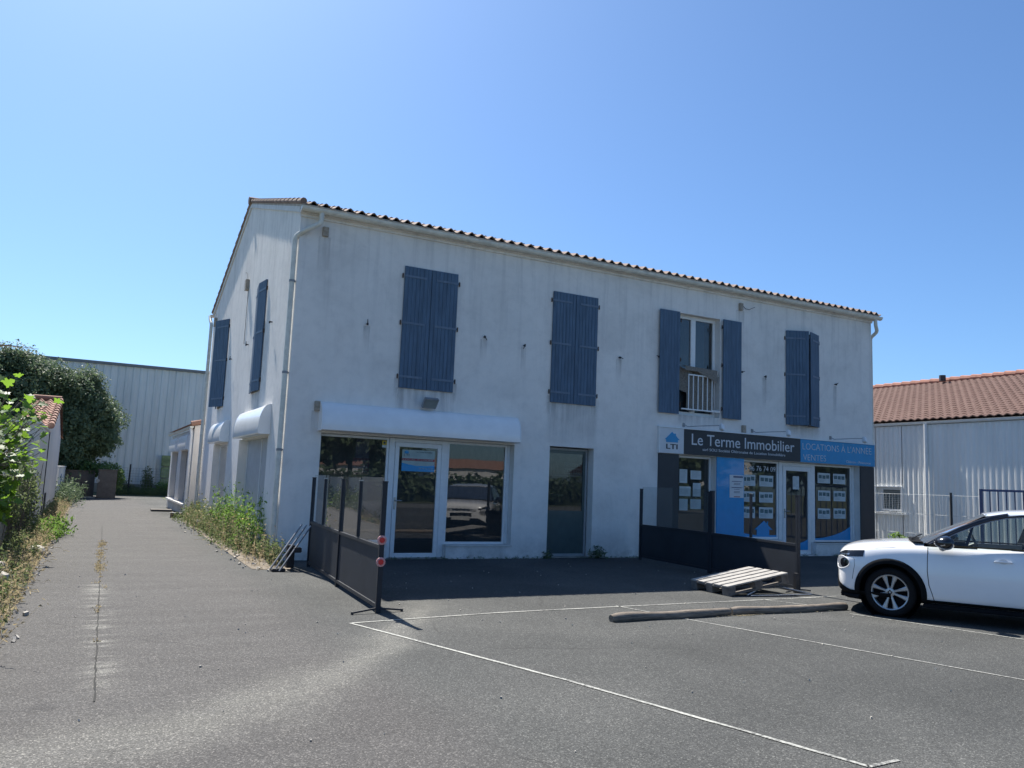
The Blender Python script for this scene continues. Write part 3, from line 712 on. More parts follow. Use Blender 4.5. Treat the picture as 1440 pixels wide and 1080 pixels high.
# --- right shopfront
window(8.975, 10.095, .405, 2.325, YS, .05, name='shop_window')
window(10.975, 12.29, .405, 2.325, YS, .05, name='shop_window')
window(13.535, 14.96, .335, 2.325, YS, .05, name='shop_window')
mb = MB(); mb.box(12.295, 12.425, YS - .045, YS + .04, .02, 2.325); mb.box(13.425, 13.53, YS - .045, YS + .04, .02, 2.325); mb.box(12.425, 13.425, YS - .045, YS + .04, 2.23, 2.325)
mb.box(14.965, 15.055, YS - .04, YS + .04, .335, 2.325); mb.build('door_frame', PVC, B, bevel=.006)
dr = door(12.43, 13.42, .025, 2.225, YS, .11, hx=12.48)
mb = MB(); mb.box(8.37, 8.965, -.022, 0, .41, 2.335); mb.build('cladding_panel', SIGN_D, B, bevel=.003)
mb = MB(); mb.box(15.065, 15.61, -.022, 0, .02, 2.335); mb.build('cladding_panel', SIGN_D, B, bevel=.003)
mb = MB(); mb.box(10.105, 10.965, -.022, 0, .30, 2.335); mb.build('cladding_panel', FILM_B, B, bevel=.003)
# blue window film
YF = YS - .012
mb = MB(); pts = [(13.585, .385), (14.91, .385), (14.91, .74)] + [(14.91 - 1.325 * t, .74 - .31 * math.sin(t * PI / 2) ** .8) for t in (.15, .3, .45, .6, .75, .9)] + [(13.585, .43)]
mb.add([(x, YF, z) for x, z in pts], [tuple(range(len(pts)))]); mb.build('window_film', FILM_B, B, recalc=False)
mb = MB(); mb.add([(x, YF, z) for x, z in [(11.025, .455), (12.24, .455), (12.24, .50), (11.6, .49), (11.025, .56)]], [(0, 1, 2, 3, 4)])
hs = [(11.58, .49), (12.0, .49), (12.0, .64), (12.12, .62), (11.96, .745), (11.96, .83), (11.92, .83), (11.92, .78), (11.82, .85), (11.49, .62), (11.58, .64)]
mb.add([(x, YF - .002, z) for x, z in hs], [tuple(range(len(hs)))]); mb.build('window_film', FILM_B, B, recalc=False)
mb = MB(); mb.add([(x, YS - .045, z) for x, z in [(12.545, .14), (13.305, .14), (13.305, .40), (13.0, .30), (12.545, .20)]], [(0, 1, 2, 3, 4)]); mb.build('window_film', FILM_B, dr, recalc=False)
text_mesh('5 46 76 74 09', 'telephone_lettering', LETTER, .15, (11.19, YF, 2.065), width=1.02, height=.125, parent=B, extrude=.001)

# --- side openings : closed panels
mb = MB(); mb.box(.20, .23, 1.52, 4.95, .33, 2.26); o = mb.build('closed_shutter', ALU_GREY, B)
mb = MB(); mb.box(.185, .2, 3.1, 3.16, .35, 2.24); mb.box(.185, .2, 1.54, 1.60, .35, 2.24); mb.box(.185, .2, 4.86, 4.92, .35, 2.24); mb.build('frame', PVC, o)
mb = MB(); frame_rect_side(mb, 6.72, 9.3, .33, 2.26, .06, .17, .21); mb.box(.17, .21, 7.8, 7.88, .39, 2.2); f = mb.build('shop_window', PVC, B)
mb = MB(); mb.quad((.19, 6.78, .39), (.19, 9.24, .39), (.19, 9.24, 2.2), (.19, 6.78, 2.2)); mb.build('pane', GLASS, f, recalc=False)
mb = MB(); mb.box(-.07, .18, 1.40, 5.05, .25, .325); mb.box(-.07, .18, 6.6, 9.4, .25, .325); mb.build('window_sill', RENDER, B, bevel=.01)
mb = MB(); mb.box(-.16, -.005, .9, 2.3, 0, .42); mb.box(-.16, -.005, 2.55, 3.6, 0, .36)
mb.build('wall_footing', mat_render('peeling_render', (.50, .49, .47), dirt=1.8), B, bevel=.012)

# ------------------------------------------------------------------ fixtures on the facade
sg = empty('shop_sign', (8.37, -.03, 2.34), 0, 'long estate agency fascia sign, white, charcoal and blue, above the right shop', 'sign')
mb = MB(); mb.box(8.365, 9.06, -.07, -.001, 2.345, 2.925); mb.build('white_panel', SIGN_W, sg, bevel=.003)
mb = MB(); mb.box(9.063, 12.81, -.07, -.001, 2.345, 2.925); mb.build('charcoal_panel', SIGN_D, sg, bevel=.003)
mb = MB(); mb.box(12.813, 15.59, -.07, -.001, 2.345, 2.925); mb.build('blue_panel', SIGN_B, sg, bevel=.003)
mb = MB(); mb.box(8.33, 15.61, -.085, -.001, 2.927, 2.955); mb.box(8.34, 8.363, -.08, -.001, 2.345, 2.925); mb.build('edge_trim', PVC, sg)
text_mesh('Le Terme Immobilier', 'lettering', LETTER, .32, (9.29, -.072, 2.575), width=3.30, height=.262, offset=.0, parent=sg)
text_mesh('sarl SOLI Société Oléronaise de Location Immobilière', 'lettering', LETTER, .08, (9.62, -.072, 2.452), width=2.66, height=.066, parent=sg, extrude=.002)
text_mesh('LOCATIONS À L\'ANNÉE', 'lettering', LETTER, .2, (12.885, -.072, 2.665), width=2.56, height=.205, parent=sg, extrude=.002, offset=-.003)
text_mesh('VENTES', 'lettering', LETTER, .2, (12.90, -.072, 2.395), width=.82, height=.150, parent=sg, extrude=.002, offset=-.003)
text_mesh('Oléron - Provence', 'lettering', LETTER, .08, (14.47, -.072, 2.40), width=.94, height=.065, parent=sg, extrude=.002)
mb = MB(); hs = [(8.50, 2.655), (8.54, 2.655), (8.54, 2.595), (8.88, 2.595), (8.88, 2.655), (8.93, 2.655), (8.82, 2.755), (8.82, 2.80), (8.775, 2.80), (8.775, 2.785), (8.71, 2.835)]
mb.prism(hs, lambda a, b: (a, -.071, b), lambda a, b: (a, -.078, b)); mb.build('logo', SIGN_B, sg)
text_mesh('LTI', 'lettering', SIGN_D, .16, (8.545, -.072, 2.445), width=.33, height=.115, offset=.003, parent=sg)
for i, (x, lb) in enumerate(((9.86, 'white spotlight on a thin arm over the word Terme of the shop sign'), (11.99, 'white spotlight on a thin arm over the end of the word Immobilier'), (14.72, 'white spotlight on a thin arm over the blue end of the shop sign'))):
    # arm starts about .75 m to the left on the wall
    s = empty('sign_lamp', (x - .74, 0, 3.02), 0, lb, 'lamp', 'lamps over the shop sign')
    mb = MB(); mb.box(x - .79, x - .74, -.03, 0, 2.98, 3.07); mb.tube([(x - .76, -.03, 3.03), (x - .70, -.08, 2.99), (x - .35, -.28, 3.02), (x - .06, -.42, 3.04)], .009, 8); mb.build('arm', GALV, s, smooth=True)
    mb = MB(); mt_ = Matrix.Translation((x, -.44, 3.0)) @ Euler((R(-25), R(22), 0)).to_matrix().to_4x4(); mb.box(-.05, .06, -.045, .045, -.075, .085, mt_); mb.build('lamp_head', PVC, s, bevel=.012)
fl_ = empty('floodlight', (2.67, 0, 3.0), 0, 'square grey floodlight above the roller shutter housing', 'floodlight')
mb = MB(); mt_ = Matrix.Translation((2.70, -.16, 3.00)) @ Euler((R(38), 0, R(6))).to_matrix().to_4x4(); mb.box(-.15, .15, -.035, .035, -.11, .11, mt_); mb.build('housing', GALV, fl_, bevel=.008)
mb = MB(); mb.box(-.125, .125, -.041, -.0355, -.085, .085, mt_); mb.build('lens', M('frosted_lens', (.24, .27, .27), .25), fl_)
mb = MB(); mb.box(2.62, 2.78, -.10, -.001, 2.93, 2.96); mb.build('bracket', GALV, fl_)

# papers
def paper(x0, x1, z0, z1, y, lb, group, style=0, mat=PAPER, name='notice'):
    j_ = random.Random(int(x0 * 977 + z0 * 331)); dx_, dz_ = j_.uniform(-.012, .012), j_.uniform(-.014, .014)
    if style < 2: x0 += dx_; x1 += dx_ * .6; z0 += dz_; z1 += dz_ * .7
    o = MB(); o.box(x0, x1, y - .002, y, z0, z1); o = o.build(name, mat); tag(o, lb, 'notice', group)
    mb = MB(); w, h = x1 - x0, z1 - z0; yy = y - .004; rr_ = random.Random(int(x0 * 100 + z0 * 77))
    if style == 0:     # letter
        k = 9
        for i in range(k):
            z = z1 - h * (.10 + .8 * i / k); e = rr_.uniform(.55, .88)
            mb.quad((x0 + w * .1, yy, z), (x0 + w * e, yy, z), (x0 + w * e, yy, z + h * .02), (x0 + w * .1, yy, z + h * .02))
        mb.build('print', M('pale_ink', (.30, .34, .35), .8), o, recalc=False)
    elif style == 1:   # property sheet : three photos
        k = 3
        for i in range(k):
            a = x0 + w * (.08 + .3 * i); b = a + w * .25; z = z0 + h * rr_.uniform(.42, .5)
            mb.quad((a, yy, z), (b, yy, z), (b, yy, z + h * .34), (a, yy, z + h * .34))
        mb.build('photo_print', PHOTO, o, recalc=False)
        mb = MB()
        for i in range(3):
            z = z0 + h * (.12 + .1 * i); mb.quad((x0 + w * .1, yy, z), (x0 + w * rr_.uniform(.4, .9), yy, z), (x0 + w * .5, yy, z + h * .03), (x0 + w * .1, yy, z + h * .03))
        mb.build('print', M('pale_ink', (.30, .34, .35), .8), o, recalc=False)
    elif style == 2:   # official notice
        mb.quad((x0 + w * .26, yy, z1 - h * .12), (x1 - w * .06, yy, z1 - h * .12), (x1 - w * .06, yy, z1 - h * .045), (x0 + w * .26, yy, z1 - h * .045))
        for zz, a, b, t in ((.30, .15, .85, .03), (.38, .3, .75, .02), (.43, .28, .75, .02), (.55, .06, .94, .012), (.57, .15, .85, .03), (.64, .3, .7, .02), (.74, .3, .72, .02), (.79, .3, .72, .02)):
            mb.quad((x0 + w * a, yy, z1 - h * zz), (x0 + w * b, yy, z1 - h * zz), (x0 + w * b, yy, z1 - h * (zz - t)), (x0 + w * a, yy, z1 - h * (zz - t)))
        mb.build('print', M('grey_ink', (.14, .15, .22), .8), o, recalc=False)
        mb = MB(); mb.quad((x0 + w * .3, yy, z0 + h * .03), (x0 + w * .75, yy, z0 + h * .03), (x0 + w * .75, yy, z0 + h * .06), (x0 + w * .3, yy, z0 + h * .06)); mb.build('print', RED, o, recalc=False)
    return o
YP = YS - .012
for (x0, x1, z0, z1), lb in zip([(9.165, 9.39, 1.68, 2.0), (9.475, 9.80, 1.785, 1.99), (9.165, 9.495, 1.385, 1.61), (9.565, 9.80, 1.385, 1.70), (9.17, 9.415, 1.055, 1.32), (9.485, 9.805, 1.10, 1.325)],
        ['upright typed sheet, top left in the leftmost window of the agency', 'landscape typed sheet, top right in the leftmost window of the agency', 'landscape typed sheet, middle left in the leftmost window of the agency',
         'upright typed sheet, middle right in the leftmost window of the agency', 'typed sheet, bottom left in the leftmost window of the agency', 'landscape typed sheet, bottom right in the leftmost window of the agency']):
    paper(x0, x1, z0, z1, YP, lb, 'sheets in the left agency window')
paper(10.50, 10.945, 1.39, 1.93, -.026, 'tall white notice fixed on the bright blue panel', None, 2, SIGN_W)
rows = [('top', 1.68, 1.955), ('middle', 1.30, 1.555), ('bottom', .90, 1.175)]
for nm, z0, z1 in rows:
    paper(11.08, 11.53, z0, z1, YP, 'property sheet with photos, %s row, left column under the phone number' % nm, 'property sheets under the phone number', 1)
    paper(11.66, 12.13, z0, z1, YP, 'property sheet with photos, %s row, right column under the phone number' % nm, 'property sheets under the phone number', 1)
for nm, z0, z1 in [('top', 1.845, 2.11), ('middle', 1.38, 1.65), ('bottom', .935, 1.20)]:
    paper(13.70, 14.16, z0, z1, YP, 'property sheet with photos, %s row, left column of the rightmost agency window' % nm, 'property sheets in the right window', 1)
    paper(14.285, 14.74, z0, z1, YP, 'property sheet with photos, %s row, right column of the rightmost agency window' % nm, 'property sheets in the right window', 1)
paper(12.78, 13.00, 1.64, 1.975, YS - .045, 'small pale sheet on the glass door of the agency', None, 0)
# letting board in the left shop door
lbrd = empty('letting_poster', (2.30, YS - .046, 1.67), 0, 'white, red and blue letting poster in the glazed door of the left shop', 'poster')
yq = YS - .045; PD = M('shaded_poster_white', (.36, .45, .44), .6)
mb = MB(); mb.box(2.30, 2.985, yq, yq + .002, 1.67, 2.085); mb.build('sheet', PD, lbrd)
mb = MB(); mb.quad((2.305, yq - .002, 1.872), (2.98, yq - .002, 1.872), (2.98, yq - .002, 1.918), (2.305, yq - .002, 1.918)); mb.build('red_band', RED, lbrd, recalc=False)
mb = MB(); pts = [(2.30, 1.67), (2.985, 1.67), (2.985, 1.805), (2.83, 1.785), (2.6, 1.78), (2.45, 1.80), (2.30, 1.83)]; mb.add([(a, yq - .002, b) for a, b in pts], [tuple(range(7))]); mb.build('blue_wave', FILM_B, lbrd, recalc=False)
mb = MB(); hs = [(2.33, 2.035), (2.35, 2.035), (2.35, 2.01), (2.43, 2.01), (2.43, 2.035), (2.45, 2.035), (2.39, 2.075)]; mb.add([(a, yq - .002, b) for a, b in hs], [tuple(range(7))]); mb.build('logo', SIGN_B, lbrd, recalc=False)
text_mesh('LTI', 'lettering', SIGN_D, .06, (2.335, yq - .002, 1.955), width=.11, height=.05, parent=lbrd, extrude=.001)
text_mesh('LOCAL À LOUER', 'lettering', PD, .05, (2.325, yq - .004, 1.88), width=.63, height=.036, parent=lbrd, extrude=.001)
text_mesh('Le Terme Immobilier', 'lettering', INK, .05, (2.60, yq - .002, 2.035), width=.33, height=.030, parent=lbrd, extrude=.001)
text_mesh('05 46 76 74 09', 'lettering', PD, .05, (2.66, yq - .004, 1.722), width=.29, height=.022, parent=lbrd, extrude=.001)
st = empty('warning_sticker', (1.90, YP, 2.12), 0, 'small yellow and white sticker in the top corner of the left shop window', 'sticker')
mb = MB(); mb.box(1.895, 1.985, YP - .002, YP, 2.15, 2.235); mb.build('yellow_square', YEL, st); mb = MB(); mb.box(1.895, 1.985, YP - .002, YP, 2.10, 2.149); mb.build('white_strip', PAPER, st)
mb = MB(); mb.lathe([(0, 0), (.024, 0)], Matrix.Translation((1.94, YP - .0025, 2.195)) @ Matrix.Rotation(PI / 2, 4, 'X'), 12); mb.build('symbol', INK, st, recalc=False)
pst = empty('window_poster', (1.5, .32, 1.58), 0, 'dim pink and grey poster standing inside the left shop window', 'poster')
mb = MB(); mb.box(1.42, 1.68, .32, .325, 1.88, 2.25); mb.build('upper_sheet', M('pinkish_sheet', (.17, .13, .18), .7, var=.3), pst)
mb = MB(); mb.box(1.38, 1.70, .315, .32, 1.56, 1.88); mb.build('lower_sheet', M('red_sheet', (.16, .025, .07), .7, var=.3), pst)
mb = MB()
for i in range(4): mb.box(1.41, 1.67, .311, .3145, 1.62 + i * .065, 1.64 + i * .065)
mb.build('print', M('dim_print', (.22, .16, .2), .7), pst)

# ------------------------------------------------------------------ screens in front of the shops
def screen(name, posts, kinds, label, glassbays, zt, railz, badges=None, foot=None):
    base = empty(name, (posts[-1][0], posts[-1][1], 0), 0, label, 'screen')
    P = [Vector((x, y, 0)) for x, y in posts]
    dall = (P[-1] - P[0]).normalized()
    for p, k in zip(P, kinds):
        d = dall; n = Vector((-d.y, d.x, 0)); m = Matrix((d, n, Vector((0, 0, 1)))).transposed().to_4x4(); m.translation = p
        mb = MB(); r = .028 if k == 'full' else .02
        mb.box(-r, r, -r, r, 0.0 if k == 'full' else railz + .02, zt, m); mb.build('post', ANTH, base, bevel=.004)
        mb = MB(); mb.box(-r - .004, r + .004, -r - .004, r + .004, zt - .001, zt + .014, m); mb.build('post_cap', STEEL if k == 'short' else ANTH, base)
    fulls = [p for p, k in zip(P, kinds) if k == 'full']
    for a, b in zip(fulls, fulls[1:]):
        d = (b - a).normalized(); n = Vector((-d.y, d.x, 0)); L = (b - a).length
        m = Matrix((d, n, Vector((0, 0, 1)))).transposed().to_4x4(); m.translation = a
        mb = MB(); mb.box(.03, L - .03, -.008, .008, .10, railz - .03, m); mb.build('panel', ANTH2, base)
        mb = MB(); mb.box(.03, L - .03, -.025, .025, railz - .03, railz + .012, m); mb.box(.03, L - .03, -.025, .025, .055, .10, m); mb.build('rail', ANTH, base, bevel=.003)
    for i in glassbays:
        a, b = P[i], P[i + 1]; d = (b - a).normalized(); L = (b - a).length; n = Vector((-d.y, d.x, 0)); m = Matrix((d, n, Vector((0, 0, 1)))).transposed().to_4x4(); m.translation = a
        mb = MB(); mb.quad(*[m @ Vector(q) for q in ((.035, 0, railz + .013), (L - .035, 0, railz + .013), (L - .035, 0, zt + .055), (.035, 0, zt + .055))]); mb.build('glass_panel', GLASS_T, base, recalc=False)
    return base, P, dall
f1, P1, d1 = screen('glass_screen', [(.33, -1.05), (.225, -2.2), (.14, -3.49), (.05, -4.6), (-.01, -5.71)], ['full', 'short', 'full', 'short', 'full'],
                    'charcoal and glass screen with two red reflectors, left of the two', (0, 1, 2, 3), 1.47, .745)
mb = MB(); e = Vector((-.01, -5.71, 0)); s = Vector((.99, .14, 0))
for sg_ in (1, -1):
    mb.tube([e + s * sg_ * .03 + Vector((0, 0, .05)), e + s * sg_ * .31 + Vector((0, 0, .018))], .011, 6)
    mb.tube([e + s * sg_ * .31 + Vector((0, 0, .0)), e + s * sg_ * .31 + Vector((0, 0, .03))], .016, 8)
mb.build('foot', IRON, f1)
for z in (.815, .57):
    m = Matrix.Translation((-.018, -5.745, z)) @ Euler((PI / 2, 0, -.12)).to_matrix().to_4x4()
    mb = MB(); mb.lathe([(0, .012), (.030, .012), (.034, .0)], m, 20); r_ = mb.build('reflector', REFLECT, f1, smooth=True, angle=50)
    mb = MB(); mb.lathe([(.033, .013), (.052, .010), (.054, 0), (.033, 0)], m, 20, closed=True); mb.build('reflector_rim', M('pink_white_reflector_rim', (.62, .30, .29), .35, var=.3, vscale=60), r_, smooth=True, angle=50)
mb = MB(); mb.box(.36, .44, -1.16, -1.06, .55, .70); mb.build('latch', IRON, f1, bevel=.01)
f2, P2, d2 = screen('glass_screen', [(7.61, -.43), (7.377, -2.87), (7.117, -4.2), (6.96, -5.38)], ['full', 'full', 'short', 'full'],
                    'charcoal screen with a tall post beside the wooden pallet, right of the two', (0,), 1.50, .74)
mb = MB(); mb.box(7.34, 7.41, -2.97, -2.90, 0.02, 1.53); mb.build('post', ANTH, f2, bevel=.004)
mb = MB(); e = Vector((6.96, -5.38, 0)); s = Vector((.96, .1, 0))
mb.tube([e + Vector((0, 0, .05)), e + s * .32 + Vector((0, 0, .018))], .011, 6); mb.tube([e + Vector((0, 0, .05)), e - s * .3 + Vector((0, 0, .018))], .011, 6)
mb.box(6.88, 6.94, -5.42, -5.36, 0, .30); mb.build('foot', IRON, f2)

# leaning tubes
rk = empty('metal_rack', (-.38, -1.62, 0), 0, 'three parallel grey metal tubes leaning against the far end of the left screen', 'rack')
a = Vector((-.40, -1.58, .03)); b = Vector((.13, -1.24, .71)); o_ = Vector((.062, -.07, -.01)).normalized()
for i in range(3):
    mb = MB(); mb.tube([a + o_ * i * .088, b + o_ * i * .088], .0145, 8); mb.build('tube', STEEL if i else GALV, rk, smooth=True)
mb = MB(); m = Matrix.Translation((-.34, -1.62, .03)); mb.box(-.05, .16, -.08, .10, -.03, .02, m); mb.box(.22, .34, .17, .29, .0, .36, m); mb.box(.30, .42, .05, .16, .25, .33, m); mb.build('base_plate', IRON, rk, bevel=.01)

# ------------------------------------------------------------------ logs
for i, (xa, ya, xb, yb, lb) in enumerate(((2.36, -6.90, 4.17, -6.86, 'weathered half-buried parking log, the left one with a dark cut end'), (4.20, -6.86, 6.22, -6.90, 'weathered parking log next to the front wheel of the white car'))):
    mb = MB(); n = 22; rr = random.Random(i + 11); pts = []; rs = []
    for k in range(n + 1):
        t = k / n; pts.append((xa + (xb - xa) * t, ya + (yb - ya) * t + .012 * math.sin(t * 7 + i), .036 + .005 * math.sin(t * 9))); rs.append(.054 + .006 * math.sin(t * 13 + i) + rr.uniform(-.002, .002) - (.012 if k in (0, n) else 0))
    mb.tube(pts, rs, 14); o = mb.build('parking_log', WOOD, None, smooth=True, angle=60); tag(o, lb, 'log', 'logs laid as parking stops')
mb = MB(); rr = random.Random(2)
for k in range(60):
    x = rr.choice([rr.gauss(4.25, .15), rr.uniform(4.4, 6.0)]); y = -6.97 + rr.gauss(0, .02); a = rr.uniform(0, PI); l = rr.uniform(.02, .07)
    mb.tube([(x, y, .006), (x + l * math.cos(a), y + l * .5 * math.sin(a), .012)], .0025, 4)
tag(mb.build('dry_grass', STRAW), 'dry straw litter along the parking logs', 'litter', kind='stuff')

# ------------------------------------------------------------------ pallet
pl = empty('wooden_pallet', (5.42, -5.50, 0), 0, 'sun bleached wooden pallet tilted up beside the right screen', 'pallet')
u = Vector((1.19, -.03, .185)).normalized(); vv = Vector((.13, .99, .02)); vv = (vv - u * vv.dot(u)).normalized(); nn = u.cross(vv)
pm = Matrix((u, vv, nn)).transposed().to_4x4(); pm.translation = Vector((5.42, -5.50, .0)) + nn * .0
for i in range(5):
    y0 = i * .178; w = .135
    mb = MB(); mb.box(0, 1.2, y0, y0 + w, .124, .146, pm); mb.build('deck_board', PALW, pl, bevel=.003)
for i in range(3):
    x0 = (0, .53, 1.06)[i]; mb = MB(); mb.box(x0, x0 + .14, 0, .847, .101, .122, pm); mb.build('cross_board', PALD, pl)
    for j in range(3):
        y0 = (0, .355, .712)[j]; mb = MB(); mb.box(x0, x0 + .14, y0, y0 + .135, .022, .100, pm); mb.build('block', PALD, pl)
for j in range(3):
    y0 = (0, .355, .712)[j]; mb = MB(); mb.box(0, 1.2, y0, y0 + .135, 0, .021, pm); mb.build('bottom_board', PALD, pl)
tr_ = empty('folding_trestle', (6.4, -5.5, 0), 0, 'flat folded grey metal trestle lying under the raised end of the pallet', 'trestle')
for a, b in (((5.72, -5.56, .02), (6.45, -5.32, .15)), ((6.3, -5.2, .15), (6.93, -5.66, .02)), ((6.3, -4.95, .13), (6.95, -5.45, .02)), ((5.75, -5.6, .015), (6.9, -5.7, .015))):
    mb = MB(); mb.tube([a, b], .013, 6); mb.build('leg', STEEL, tr_, smooth=True)

# ------------------------------------------------------------------ garages behind
g = empty('garage', (-.13, 13.2, 0), 0, 'low white double garage behind the main building, facing the lane', 'garage')
GX = -.13
mb = MB(); GH = [(14.3, 16.8, .40, 2.2), (18.0, 20.4, .40, 2.2)]
wall_grid(mb, 13.2, 21.0, 0, 2.85, GH, .35, lambda a, b, d: (GX + d, a, b))
mb.add([(GX, 13.2, 0), (4.5, 13.2, 0), (4.5, 13.2, 4.0), (GX, 13.2, 2.95)], [(0, 1, 2, 3)]); mb.quad((GX, 13.2, 2.85), (GX, 21, 2.85), (4.5, 21, 3.9), (4.5, 13.2, 3.9))
mb.quad((GX, 21, 0), (4.5, 21, 0), (4.5, 21, 3.9), (GX, 21, 2.85)); mb.quad((4.5, 13.2, 0), (4.5, 21, 0), (4.5, 21, 3.9), (4.5, 13.2, 3.9)); mb.build('wall', RENDER2, g, recalc=False)
for y0, y1 in ((14.3, 16.8), (18.0, 20.4)):
    mb = MB(); mb.box(GX + .2, GX + .24, y0, y1, .4, 2.2)
    for k in range(16): mb.box(GX + .19, GX + .2, y0, y1, .42 + k * .112, .50 + k * .112)
    mb.build('roller_door', M('grey_roller_slats', (.26, .27, .29), .5, var=.1), g)
    mb = MB(); prof = [(0, 2.72)] + [(.15 * (.2 + .8 * math.sin(t * PI / 16)), 2.27 + .45 * math.cos(t * PI / 16)) for t in range(9)] + [(.14, 2.2), (0, 2.2)]
    mb.prism(prof, lambda d, z: (GX - d, y0 - .1, z), lambda d, z: (GX - d, y1 + .1, z)); mb.build('roller_shutter_box', ALU, g, smooth=True, angle=40)
mb = MB(); mb.box(GX - .10, GX, 14.1, 20.6, .34, .40); mb.build('sill', RENDER2, g)
mb = MB(); gutter(13.1, 21.1, GX - .10, 2.92, .065, 'y').build('gutter', PVC_OLD, g, smooth=True, recalc=False)
mb = MB(); mb.tube(arc_path([(GX - .10, 13.32, 2.88), (GX - .07, 13.3, 2.7), (GX - .07, 13.3, .02)], .05), .055, 10); mb.build('downpipe', PVC, g, smooth=True)
mb = MB()
for k in range(9):
    mb.tube([(GX - .12 + k * .52, 13.16, 3.02 + k * .12 - .01), (GX - .12 + (k + 1.1) * .52, 13.16, 3.02 + (k + 1.1) * .12 + .01)], [.085, .07], 8)
V = []; F = []
for k in range(2): V += []
mb.add([(GX - .15, 13.1, 3.0), (4.6, 13.1, 4.1), (4.6, 21.2, 4.1), (GX - .15, 21.2, 3.0)], [(0, 1, 2, 3)]); mb.build('roof', TILE_ORANGE, g, recalc=False)
mb = MB(); mb.box(GX - .06, GX, 14.0, 14.06, .02, .8); mb.build('blue_conduit', M('blue_plastic', (.03, .12, .25), .5), g)
o = MB(); o.box(-.62, -.25, 13.0, 13.35, 0, .14); o.box(-.66, -.21, 12.98, 13.37, .14, .155); tag(o.build('planter_box', IRON, bevel=.01), 'black rectangular box on the ground at the garage corner', 'box')
o = MB(); o.box(-.95, -.25, 16.9, 17.5, .02, .07); tag(o.build('board', PALD, bevel=.005), 'flat dark board lying before the garage doors', 'board')

# ------------------------------------------------------------------ warehouse at the back
def corrug(x0, x1, z0, z1, fn, per, amp, name, mat, parent, seg=6):
    n = int((x1 - x0) / per * seg); mb = MB(); V = []; F = []
    for i in range(n + 1):
        x = x0 + (x1 - x0) * i / n; t = (x - x0) / per % 1; d = amp if t < .34 else (amp * (1 - (t - .34) / .12) if t < .46 else (0 if t < .86 else amp * (t - .86) / .14))
        V += [fn(x, d, z0), fn(x, d, z1)]
    F = [(2 * i, 2 * i + 2, 2 * i + 3, 2 * i + 1) for i in range(n)]
    mb.add(V, F); return mb.build(name, mat, parent, recalc=False)
wh = empty('warehouse', (0, 38.5, 0), 0, 'huge pale grey corrugated steel warehouse behind the lane', 'warehouse')
corrug(-28, 34, .55, 7.55, lambda x, d, z: (x, 38.5 - d, z), .40, .05, 'cladding', CLAD, wh, seg=7)
mb = MB(); mb.box(-28.1, 34.1, 38.36, 38.6, 7.55, 7.72); mb.build('roof_edge', M('grey_flashing', (.17, .18, .19), .5), wh)
mb = MB(); mb.box(-28, 34, 38.45, 38.7, 0, .56); mb.build('plinth', CONC, wh)
mb = MB(); mb.box(-28, 34, 38.72, 60, 0, 7.5); mb.build('hall_body', CLAD, wh)
o = MB()
for k in range(3): o.box(.78, 2.6, 37.9, 38.3, .28 + k * .70, .93 + k * .70)
o.box(.7, 2.7, 37.85, 38.32, 0, .26); tag(o.build('concrete_blocks', GREENP, bevel=.03), 'stack of green lichened blocks against the warehouse wall', 'blocks')
fp = empty('wire_fence', (-.95, 37.6, 0), 0, 'thin dark post of the wire fence along the warehouse', 'fence')
mb = MB(); mb.tube([(-.95, 36.9, 0), (-.93, 36.9, 1.72)], .045, 8); mb.build('post', IRON, fp)
def wire_mesh(pa, pb, z0, z1, nx, nz, r, name, parent, mat, wav=0):
    mb = MB(); a = Vector(pa); b = Vector(pb)
    for i in range(nx + 1):
        p = a.lerp(b, i / nx); mb.tube([(p.x, p.y, z0), (p.x, p.y, (z0 + z1) / 2), (p.x, p.y, z1)] if not wav else [(p.x + wav * math.sin(i + k * 1.3), p.y + wav * math.cos(i * 2 + k), z0 + (z1 - z0) * k / 6) for k in range(7)], r, 3, cap=False)
    for j in range(nz + 1):
        z = z0 + (z1 - z0) * j / nz; mb.tube([(a.x, a.y, z), (b.x, b.y, z)], r, 3, cap=False)
    return mb.build(name, mat, parent, recalc=False)
wire_mesh((-2.0, 36.9, 0), (1.4, 36.9, 0), .1, 1.5, 22, 9, .006, 'mesh', fp, GALV)

# ------------------------------------------------------------------ left side: low wall, gable house, back wall, brown pillar
lw = MB(); lw.box(-4.50, -4.28, -9, 4.9, 0, .60); lwo = lw.build('low_wall', CONC, bevel=.01); tag(lwo, 'low cracked concrete garden wall under the fig tree', 'wall')
mb = MB(); mb.box(-4.55, -4.23, -9, 4.9, .601, .68); mb.build('coping', STONE, lwo, bevel=.015)
hs_ = empty('outbuilding', (-4.05, 4.9, 0), 0, 'white gabled outbuilding with canal tiles on the left of the lane', 'building')
mb = MB(); mb.box(-4.7, -4.05, 4.9, 9.5, 0, 2.35)
GY0, GY1 = 9.56, 18.5; gm_ = 14.05
for x in (-4.05, -4.7): mb.add([(x, GY0, 0), (x, GY1, 0), (x, GY1, 2.45), (x, gm_, 3.42), (x, GY0, 2.45)], [(0, 1, 2, 3, 4)])
mb.quad((-4.7, GY0, 0), (-4.05, GY0, 0), (-4.05, GY0, 2.45), (-4.7, GY0, 2.45)); mb.quad((-4.7, GY1, 0), (-4.05, GY1, 0), (-4.05, GY1, 2.45), (-4.7, GY1, 2.45))
mb.build('wall', RENDER2, hs_, recalc=False)
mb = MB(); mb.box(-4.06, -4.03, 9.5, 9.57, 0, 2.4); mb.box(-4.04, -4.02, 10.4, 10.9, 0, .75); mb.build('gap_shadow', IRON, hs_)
def tile_slope_y(name, xa, xb, ye, ze, yr, zr, parent, mat, per=.24): return tile_roof(name, xa, xb, ye, ze, yr, zr, parent, mat, per=per, amp=.05)
